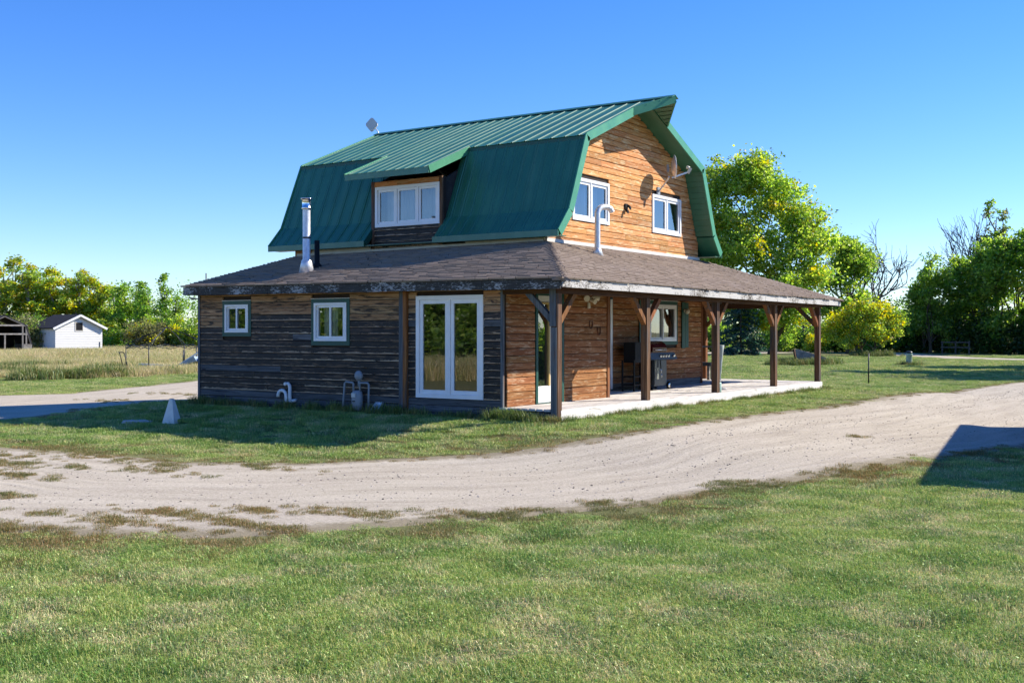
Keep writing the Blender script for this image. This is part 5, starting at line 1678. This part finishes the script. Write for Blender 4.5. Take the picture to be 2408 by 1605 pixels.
for i, (x, y, h) in enumerate([(11.5, 15.5, 3.0), (13.2, 18.5, 3.4), (12.4, 22, 3.1), (14.5, 25.5, 3.5)]):  # low row outside the view, added to darken the reflection in the porch door
    tree('bushy_tree', sb[i % 3], (x, y, GL0), 'unseen bushy tree added past the garage to darken the door glass, %s from the drive' % ('nearest', 'second', 'third', 'farthest')[i], 'tree', 'added bushy trees past the garage', i * 2.1, h / 4.8)
tree('yellow_shrub', build_tree('yellow_shrub', 231, 2.9, 3.2, LIME, YELL, .65, .15, 80, 42, .4, 'bark', .05, 'bush', 3), (-25.8, 88.9, GL0), 'small yellow shrub beside the far road, seen between the last porch posts', 'shrub')


def bare(seed, h, spread, forks, r0):
    rs = np.random.RandomState(seed)
    mb = MB()

    def grow(p, d, L, r, depth):
        pts = [p]; q = Vector(p); dd = Vector(d)
        for k in range(4):
            dd = (dd + Vector(rs.normal(size=3)) * .13 + Vector((0, 0, .07))).normalized()
            q = q + dd * L / 4; pts.append(q.copy())
        mb.tube(pts, [r, r * .92, r * .83, r * .74, r * .66], 6 if depth < 2 else 4, 0, False)
        if depth >= 5 or L < .3: return
        for k in range(2 + (rs.rand() < .6) + (depth == 0)):
            f = rs.uniform(.45, 1.0)
            i = min(3, int(f * 4)); s0 = pts[i].lerp(pts[i + 1], f * 4 - i) if i < 4 else pts[4]
            a = rs.rand() * 6.28; tilt = rs.uniform(.35, .8) * spread
            side_ = dd.cross(Vector((math.cos(a), math.sin(a), .3))).normalized()
            nd = (dd * math.cos(tilt) + side_ * math.sin(tilt)).normalized()
            grow(s0, nd, L * rs.uniform(.58, .85), max(.022, r * .62), depth + 1)
    for k in range(forks):
        a = 6.28 * k / forks
        t = .12 if forks > 1 else .02
        grow(Vector((0, 0, -.1)), Vector((math.cos(a) * t, math.sin(a) * t, 1)).normalized(), h * .36, r0, 0)
    return mb.mesh('trunk', M['bark_dead'])


def bare_tree(loc, seed, h, spread, forks, r0, label, group=None):
    t = empty('dead_tree', loc, 0, label, 'tree', group)
    me = bare(seed, h, spread, forks, r0)
    zmax = max(v.co.z for v in me.vertices)
    o = link('trunk', me, t); s = h / zmax; o.scale = (s, s, s)


bare_tree((-25.6, 103.0, GL0), 41, 13.6, 1.15, 2, .24, 'broad leafless dead tree standing alone against the sky', 'dead trees')
bare_tree((-13.9, 99.3, GL0), 43, 13.7, .7, 1, .2, 'slim leafless tree above the right-hand wood, the left of a pair', 'dead trees')
bare_tree((-12.9, 101.0, GL0), 47, 14.0, .65, 1, .2, 'slim leafless tree above the right-hand wood, the right of a pair', 'dead trees')
fr = [build_tree('wood_tree', 240 + k, 10.0, 5.4, GREEN * (1.0 if k != 2 else 1.2), LIME, .5, .24, 160, 42, .6, 'bark', .10, 'round', 1) for k in range(4)]
for i, (x, y, h, k, lab) in enumerate([(-16.4, 92.4, 7.6, 0, 'dark green tree at the left end of the right-hand wood'), (-15.6, 91.4, 9.3, 1, 'dark green tree second from the left in the right-hand wood'), (-13.6, 94.5, 9.2, 3, 'dark green tree below the pair of leafless trees'),
                                       (-11.4, 93.2, 10.3, 0, 'dark green tree just right of the leafless pair'), (-9.9, 92.9, 10.9, 2, 'brighter green tree near the right edge, left of the outermost'), (-8.0, 94.5, 11.8, 2, 'brighter green tree at the right edge of the picture'),
                                       (-5.6, 92.5, 11.5, 1, 'dark green tree just past the right edge of the wood'), (-3.0, 91.0, 11.0, 3, 'outermost dark green tree on the right')]):
    tree('wood_tree', fr[k], (x, y, GL0), lab, 'tree', 'trees of the right-hand wood', i * 1.1, h / 10.0)
tp = build_tree('tall_poplar', 260, 15.0, 3.4, GREEN, GREYG, .4, .24, 120, 30, .5, 'bark_pale', .3, 'column')
tree('tall_poplar', tp, (-12.0, 103.0, GL0), 'tall thin-leaved poplar topping the right-hand wood', 'tree', 'tall poplars', 0, 15.6 / 15)
tree('tall_poplar', tp, (-9.6, 105.5, GL0), 'tall thin-leaved poplar at the right edge behind the wood', 'tree', 'tall poplars', 2.1, 14.3 / 15)
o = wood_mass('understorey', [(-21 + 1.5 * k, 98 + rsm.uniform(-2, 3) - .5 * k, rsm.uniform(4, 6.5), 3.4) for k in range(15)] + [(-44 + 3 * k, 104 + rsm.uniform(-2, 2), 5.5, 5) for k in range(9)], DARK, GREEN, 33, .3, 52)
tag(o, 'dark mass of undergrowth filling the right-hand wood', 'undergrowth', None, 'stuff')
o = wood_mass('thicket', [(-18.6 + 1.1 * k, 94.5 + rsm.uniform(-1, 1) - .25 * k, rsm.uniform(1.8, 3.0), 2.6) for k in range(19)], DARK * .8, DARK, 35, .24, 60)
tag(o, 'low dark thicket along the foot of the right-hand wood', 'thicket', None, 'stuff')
# trees outside the frame: they throw the streaked shade over the right lawn and stand in the window reflections
bt = [build_tree('yard_tree', 280 + k, 9.0, 6.5, GREEN, LIME, .4, .28, 170, 42, .8, 'bark', .22, 'round', 1) for k in range(2)]
for i, (x, y, h, lab) in enumerate([(6.9, 41, 9.5, 'yard tree beyond the drive, nearest of the four by the right lawn'), (4.6, 47, 10.5, 'yard tree beyond the drive, second of the four by the right lawn'), (3.6, 53.5, 9.5, 'yard tree beyond the drive, third of the four by the right lawn'), (12, 52, 12, 'yard tree beyond the drive, farthest of the four by the right lawn')]):
    tree('yard_tree', bt[i % 2], (x, y, GL0), lab, 'tree', 'yard trees around the lawn', i * 1.9, h / 9.0)


for i, (x, y, h) in enumerate([(-15, -33, 6), (-20, -36, 7), (-24.5, -33, 6.5), (-29, -35, 7.5), (-33, -32, 6.2), (-38, -36, 7), (-43, -33, 6.6), (-49, -36, 7.2), (-27, -39, 8)]):
    tree('bushy_tree', sb[i % 3], (x, y, GL0), 'bushy tree behind the viewer, %s of the row mirrored in the windows' % (ORD[i] if i else 'first'), 'tree', 'bushy trees mirrored in the windows', i * 1.3, h / 4.8)


# ------------------------------------------------------------------ grass as instanced tufts
def patch(name, seed, n, rad, h0, h1, w, mat, lean=.5, cols=None, segs=2, broad=0):
    """a little clump of curved blades; never linked to the scene itself"""
    rs = np.random.RandomState(seed)
    r = rad * np.sqrt(rs.rand(n)); a = rs.rand(n) * 6.283
    bx, by = r * np.cos(a), r * np.sin(a)
    h = rs.uniform(h0, h1, n) * (1 - .3 * (r / rad) ** 2)
    az = rs.rand(n) * 6.283; ln = h * lean * rs.rand(n) * 1.6
    dx, dy = np.cos(az), np.sin(az)
    px, py = -dy * w * .5, dx * w * .5
    wv = rs.uniform(.7, 1.4, n)
    V = []
    z0 = np.full(n, -.01)
    mx, my, mz = bx + dx * ln * .35, by + dy * ln * .35, h * .6
    tx, ty, tz = bx + dx * ln, by + dy * ln, h * (1 - .25 * (ln / h).clip(0, 1.5))
    co = np.stack([np.stack([bx - px * wv, by - py * wv, z0], -1), np.stack([bx + px * wv, by + py * wv, z0], -1),
                   np.stack([mx + px * wv * .8, my + py * wv * .8, mz], -1), np.stack([mx - px * wv * .8, my - py * wv * .8, mz], -1),
                   np.stack([tx, ty, tz], -1)], 1)
    k = np.arange(n)[:, None] * 5
    quads = k + np.array([0, 1, 2, 3]); tris = k + np.array([3, 2, 4])
    verts = co.reshape(-1, 3)
    faces = [tuple(q) for q in quads] + [tuple(t) for t in tris]
    c = cols[rs.randint(0, len(cols), n)] * rs.uniform(.65, 1.25, n)[:, None]
    fc_ = np.r_[c, c]
    if broad:      # clover and dandelion leaves lying low
        m = broad
        r = rad * np.sqrt(rs.rand(m)); a = rs.rand(m) * 6.283
        cx_, cy_ = r * np.cos(a), r * np.sin(a); z = rs.uniform(.015, h1 * .75, m); s = rs.uniform(.004, .009, m); b = rs.rand(m) * 6.283
        e = np.stack([np.stack([cx_ + s * np.cos(b + q) * (1.5 if i % 2 == 0 else .8), cy_ + s * np.sin(b + q) * (1.5 if i % 2 == 0 else .8), z + rs.uniform(-.008, .008, m)], -1) for i, q in enumerate((0, 1.57, 3.14, 4.71))], 1)
        k0 = len(verts)
        verts = np.r_[verts, e.reshape(-1, 3)]
        faces += [tuple(k0 + 4 * i + np.arange(4)) for i in range(m)]
        g = np.array([(.5, .85, .38), (.62, .95, .42), (.75, 1.02, .5)])
        fc_ = np.r_[fc_, g[rs.randint(0, 3, m)] * rs.uniform(.7, 1.2, m)[:, None]]
    me = bpy.data.meshes.new(name)
    me.from_pydata(verts.tolist(), [], [tuple(int(v) for v in f) for f in faces])
    at = me.attributes.new('col', 'FLOAT_COLOR', 'FACE')
    at.data.foreach_set('color', np.c_[fc_, np.ones(len(fc_))].ravel().astype(np.float32))
    me.materials.append(mat)
    return bpy.data.objects.new(name, me)


def scatter(name, label, cat, pts, scl, objs, seed, zs=None):
    """one object whose geometry nodes instance the clumps on its points"""
    coll = bpy.data.collections.new(name + '_clumps')
    for o in objs: coll.objects.link(o)
    rs = np.random.RandomState(seed)
    n = len(pts)
    me = bpy.data.meshes.new(name)
    me.vertices.add(n); me.vertices.foreach_set('co', np.asarray(pts, float).ravel())
    a = me.attributes.new('turn', 'FLOAT_VECTOR', 'POINT')
    rot = np.zeros((n, 3)); rot[:, 2] = rs.rand(n) * 6.283; rot[:, :2] = rs.normal(size=(n, 2)) * .05
    a.data.foreach_set('vector', rot.ravel().astype(np.float32))
    a = me.attributes.new('size', 'FLOAT_VECTOR', 'POINT')
    s = np.repeat(np.asarray(scl)[:, None], 3, 1)
    if zs is not None: s[:, 2] = zs
    a.data.foreach_set('vector', s.ravel().astype(np.float32))
    ob = link(name, me)
    tag(ob, label, cat, None, 'stuff')
    ng = bpy.data.node_groups.new(name, 'GeometryNodeTree')
    ng.interface.new_socket('Geometry', in_out='INPUT', socket_type='NodeSocketGeometry')
    ng.interface.new_socket('Geometry', in_out='OUTPUT', socket_type='NodeSocketGeometry')
    i = ng.nodes.new('NodeGroupInput'); o = ng.nodes.new('NodeGroupOutput')
    ip = ng.nodes.new('GeometryNodeInstanceOnPoints')
    ci = ng.nodes.new('GeometryNodeCollectionInfo'); ci.inputs['Collection'].default_value = coll
    ci.inputs['Separate Children'].default_value = True; ci.inputs['Reset Children'].default_value = True
    n1_ = ng.nodes.new('GeometryNodeInputNamedAttribute'); n1_.data_type = 'FLOAT_VECTOR'; n1_.inputs[0].default_value = 'turn'
    n2_ = ng.nodes.new('GeometryNodeInputNamedAttribute'); n2_.data_type = 'FLOAT_VECTOR'; n2_.inputs[0].default_value = 'size'
    ng.links.new(i.outputs[0], ip.inputs['Points'])
    ng.links.new(ci.outputs[0], ip.inputs['Instance'])
    ip.inputs['Pick Instance'].default_value = True
    ng.links.new(n1_.outputs[0], ip.inputs['Rotation'])
    ng.links.new(n2_.outputs[0], ip.inputs['Scale'])
    ng.links.new(ip.outputs[0], o.inputs[0])
    md = ob.modifiers.new('scatter', 'NODES'); md.node_group = ng
    return ob


CAMP = np.array([10.412, -16.873]); FWD = np.array([-math.sin(.592), math.cos(.592)]); RGT = np.array([math.cos(.592), math.sin(.592)])
GCOL = np.array([(.55, .85, .5), (.85, 1.0, .7), (1.15, 1.12, .95), (.38, .58, .34), (1.75, 1.45, 1.5), (.9, 1.0, .75), (1.5, 1.3, 1.3), (.65, .95, .55)])
TCOL = np.array([(1.0, .95, .8), (1.2, 1.1, .95), (.8, .85, .55), (.55, .75, .35), (1.25, 1.15, 1.05)])


def field(d0, d1, step, seed, margin=2.5, jit=.5):
    """jittered ground points in the wedge of land seen from the drive between two distances"""
    rs = np.random.RandomState(seed)
    w = .4557 * d1 + margin
    l = np.arange(-w, w, step); d = np.arange(d0, d1, step)
    Lg_, Dg = np.meshgrid(l, d)
    Lg_ = Lg_ + rs.uniform(-jit, jit, Lg_.shape) * step; Dg = Dg + rs.uniform(-jit, jit, Dg.shape) * step
    ok = np.abs(Lg_) < .4557 * Dg + margin
    return CAMP + Dg[ok][:, None] * FWD + Lg_[ok][:, None] * RGT


def free(P, pad=.05):
    x, y = P[:, 0], P[:, 1]
    inside = (x > -9.35 - pad) & (x < .08 + pad) & (y > -.06 - pad) & (y < 14.1 + pad)
    return ~inside


nz = np.random.RandomState(77)
PERM = nz.rand(64, 64)


def vnoise(P, s, o=0):
    """cheap value noise"""
    q = P * s + o
    i = np.floor(q).astype(int); f = q - i; f = f * f * (3 - 2 * f)
    g = lambda a, b: PERM[(i[:, 0] + a) % 64, (i[:, 1] + b) % 64]
    return (g(0, 0) * (1 - f[:, 0]) + g(1, 0) * f[:, 0]) * (1 - f[:, 1]) + (g(0, 1) * (1 - f[:, 0]) + g(1, 1) * f[:, 0]) * f[:, 1]


def is_tall(P):
    """the uncut field on the left"""
    v = P - CAMP
    d = v @ FWD; l = v @ RGT
    return (P[:, 0] < -29.5 + .30 * (P[:, 1] - 8)* -1 * .4) & (P[:, 1] > 2) & (d > 47)


near_p = [patch('lawn_clump', 300 + k, 1000, .30, .014, .055, .0042, M['grass'], 1.1, GCOL, 2, 14) for k in range(6)] + [patch('lawn_tuft', 310 + k, 420, .24, .03, .088, .0042, M['grass'], 1.2, GCOL[[0, 3, 3, 7, 4]] * .8, 2, 30) for k in range(2)]
P = np.concatenate([field(2.5, 15, .22, 1, 7), field(15, 26, .30, 2, 8), field(26, 48, .48, 3, 9), field(48, 92, .95, 4, 12)])
d_ = (P - CAMP) @ FWD
S = np.where(d_ < 15, 1.0, np.where(d_ < 26, 1.15, np.where(d_ < 48, 1.6, 2.4)))
lane_in = in_lane(P)
edge_n = vnoise(P, 1.1) * .9 - .45 + vnoise(P, 3.3, 7) * .4 - .2
keep = free(P) & (lane_in < -.06 + edge_n * .55) & ~is_tall(P)
P, S, d_ , lane_k = P[keep], S[keep], d_[keep], lane_in[keep]
thin = (vnoise(P, .9, 3) * .6 + vnoise(P, 2.6, 5) * .4)
zsz = S * np.where(d_ > 26, .62, 1.0) * (.55 + .75 * thin) * np.clip(.45 + (-lane_k) * .5, .4, 1.0)
pts = np.c_[P, gz(P[:, 0], P[:, 1]) + .002]
rv = np.random.RandomState(55)
dryv = (lane_k > -2.4) & (d_ < 30) & (rv.rand(len(P)) < np.clip(1.05 + lane_k * .45, 0, 1) * (.25 + .75 * vnoise(P, .8, 11))) & (P[:, 1] < 2)
scatter('verge_grass', 'dry brownish grass along the verges of the drive', 'grass', np.c_[P, gz(P[:, 0], P[:, 1]) + .002][dryv], S[dryv] * .9, [patch('verge_clump', 360 + k, 330, .3, .015, .05, .0038, M['roadweed'], 1.3, GCOL, 2, 6) for k in range(4)], 7)
pts, S, zsz = pts[~dryv], S[~dryv], zsz[~dryv]
scatter('lawn_grass', 'short mown lawn grass, green with dry patches', 'grass', pts, S, near_p, 1, zsz)

# longer weeds along the foot of the walls and porch
wp = [patch('weed_clump', 320 + k, 90, .14, .08, .24, .007, M['weed'], .7, GCOL, 2, 14) for k in range(4)]
rw = np.random.RandomState(12)
Q = []
for k in range(150): Q.append((rw.uniform(-9.4, -.1), -.10 - abs(rw.normal()) * .14, rw.uniform(.3, 1.35)))
for k in range(20): Q.append((rw.normal() * .22 - .85, -.16 - abs(rw.normal()) * .1, rw.uniform(.9, 1.5)))
for k in range(150): Q.append((.14 + abs(rw.normal()) * .12, rw.uniform(-.1, 14.1), rw.uniform(.3, .85)))
for k in range(14): Q.append((rw.normal() * .12 + .05, -.2 - abs(rw.normal()) * .08, rw.uniform(.6, 1.0)))
for k in range(110): Q.append((-12.55 + rw.normal() * .95, 47.7 + rw.normal() * .8, rw.uniform(1.3, 3.0)))
for k in range(16): Q.append((-6.7 + rw.normal() * .3, 49.4 + rw.normal() * .25, rw.uniform(1.0, 2.2)))
for k in range(40): Q.append((-16.2 + rw.normal() * .8, 75.2 + rw.normal() * .6, rw.uniform(1.5, 3.5)))
Q = np.array(Q)
scatter('wall_weeds', 'longer weeds and grass along the foot of the house and porch', 'weeds', np.c_[Q[:, :2], gz(Q[:, 0], Q[:, 1])], Q[:, 2], wp, 2)

# dry tufts growing in the gravel
tp_ = [patch('road_tuft', 330 + k, 130, .15, .02, .085, .0045, M['roadweed'], 1.1, GCOL, 2, 10) for k in range(4)]
Q = []
for (x, y, rx, ry, n) in [(-3.36, -8.02, .5, .3, 60), (-4.59, -7.37, .5, .25, 40), (-3.63, -7.04, .5, .2, 30), (-4.5, -6.0, .9, .4, 90), (-2.05, -9.09, .35, .25, 30), (.67, -8.94, .75, .22, 90), (1.31, -8.29, .5, .2, 50), (1.82, -7.95, .4, .12, 18), (2.41, -7.84, .5, .15, 30),
                          (3.82, -6.61, .25, .15, 18), (4.9, -3.5, .4, .4, 60), (5.79, -1.75, .35, .3, 40), (6.02, -1.34, .3, .3, 30), (4.48, 2.53, .16, .2, 12), (-.44, -9.75, .5, .2, 30), (2.39, -8.02, .5, .15, 25), (3.24, -7.62, .4, .15, 25), (-6.0, -6.8, 1.2, .4, 80), (-3.0, -6.1, .6, .3, 50),
                          (.9, -9.6, .9, .25, 90), (-5.5, -7.5, 1.2, .35, 90), (-2.6, -6.5, .9, .3, 60), (-7.2, -8.4, 1.0, .3, 60), (-1.4, -5.5, .8, .25, 50), (-.2, -10.3, 1.2, .3, 90), (3.6, -7.2, .5, .3, 50), (2.0, -9.0, .8, .25, 80), (-13.5, 0, .8, .5, 30), (-16, 3, 1.5, .6, 40), (-18, 6, 1.5, .8, 40), (-14, -3, .8, .5, 25), (4.3, -5.9, .35, .3, 40), (5.0, -4.3, .3, .5, 40), (6.6, 1.6, .3, .4, 30)]:
    for k in range(n): Q.append((x + rw.normal() * rx * .6, y + rw.normal() * ry * .5, rw.uniform(.3, .85))) if rw.rand() < .62 else None
for (a, b) in LANES[:1]:
    for e, o_ in ((a, b), (b, a)):
        idx = rw.randint(0, len(e), 420)
        u = rw.rand(420) ** 2 * .08
        for i_, t_ in zip(idx, u): Q.append((*(e[i_] * (1 - t_) + o_[i_] * t_), rw.uniform(.3, .85)))
Q = np.array(Q)
scatter('gravel_tufts', 'dry tufts of grass growing in the gravel drive', 'grass', np.c_[Q[:, :2], gz(Q[:, 0], Q[:, 1]) + .008], Q[:, 2], tp_, 3)

# loose stones on the drive
def pebble(k):
    rs = np.random.RandomState(900 + k); mb = MB()
    mb.lathe([(.2, -.3), (.8, -.25), (1.0, .1), (.6, .5), (.1, .6)], 6, 0, lambda x, y, z: (x * rs.uniform(.8, 1.2), y * rs.uniform(.6, 1.1), z * .8), False)
    return bpy.data.objects.new('pebble', mb.mesh('pebble', plain('pebble_stone', [(.16, .14, .12), (.30, .26, .23), (.52, .46, .40)][k % 3], .9, 0, .2, 30, .3)))
a, b = LANES[0]
n = 15000
idx = rw.randint(60, 560, n); t_ = rw.rand(n)
PP = a[idx] * (1 - t_[:, None]) + b[idx] * t_[:, None] + rw.normal(size=(n, 2)) * .15
ss = .005 + .014 * rw.rand(n) ** 3
scatter('loose_gravel', 'loose pebbles lying on the gravel drive', 'gravel', np.c_[PP, gz(PP[:, 0], PP[:, 1]) + .012], ss, [pebble(k) for k in range(6)], 4)

# uncut field on the left and tall growth mirrored in the windows
tg = [patch('field_clump', 340 + k, 170, .5, .35, .85, .011, M['tallgrass'], .45, TCOL, 2, 0) for k in range(5)]
tw = [patch('field_weed', 350 + k, 150, .45, .2, .6, .02, M['weed'], .7, GCOL, 2, 60) for k in range(3)]
P = np.concatenate([field(46, 75, .55, 21, 3), field(75, 128, 1.0, 22, 3)])
v = P - CAMP; l_ = v @ RGT; d_ = v @ FWD
keep = is_tall(P) & (l_ < -.13 * d_ + 1) & ((in_lane(P) < -1.2))
P = P[keep]; d_ = d_[keep]
r_ = np.random.RandomState(8)
P2 = np.stack([r_.uniform(-40, -8, 900), r_.uniform(-27, -19, 900)], -1)
hgt = .38 + .5 * vnoise(P, .25, 2)
Pt = np.r_[P, P2]; ht_ = np.r_[hgt * np.where(d_ > 75, 1.25, 1.0), np.full(len(P2), 1.3)]
scatter('field_grass', 'tall straw-coloured uncut grass in the left field', 'grass', np.c_[Pt, gz(Pt[:, 0], Pt[:, 1])], np.r_[np.where(d_ > 75, 1.8, 1.15), np.full(len(P2), 1.2)], tg, 5, ht_)
f_ = (P[:, 0] > -46) & (vnoise(P, .3, 9) > .5) & (P[:, 1] < 19)
Pw = P[f_]
rows_ = np.stack([r_.uniform(-35.5, -30.5, 300), r_.uniform(6, 17, 300)], -1)
rows_ = rows_[vnoise(rows_, .45, 4) > .5]
Pw = np.r_[Pw, rows_]
scatter('field_weeds', 'dark green weeds along the near edge of the uncut field', 'weeds', np.c_[Pw, gz(Pw[:, 0], Pw[:, 1])], r_.uniform(.5, 1.35, len(Pw)), tw, 6)
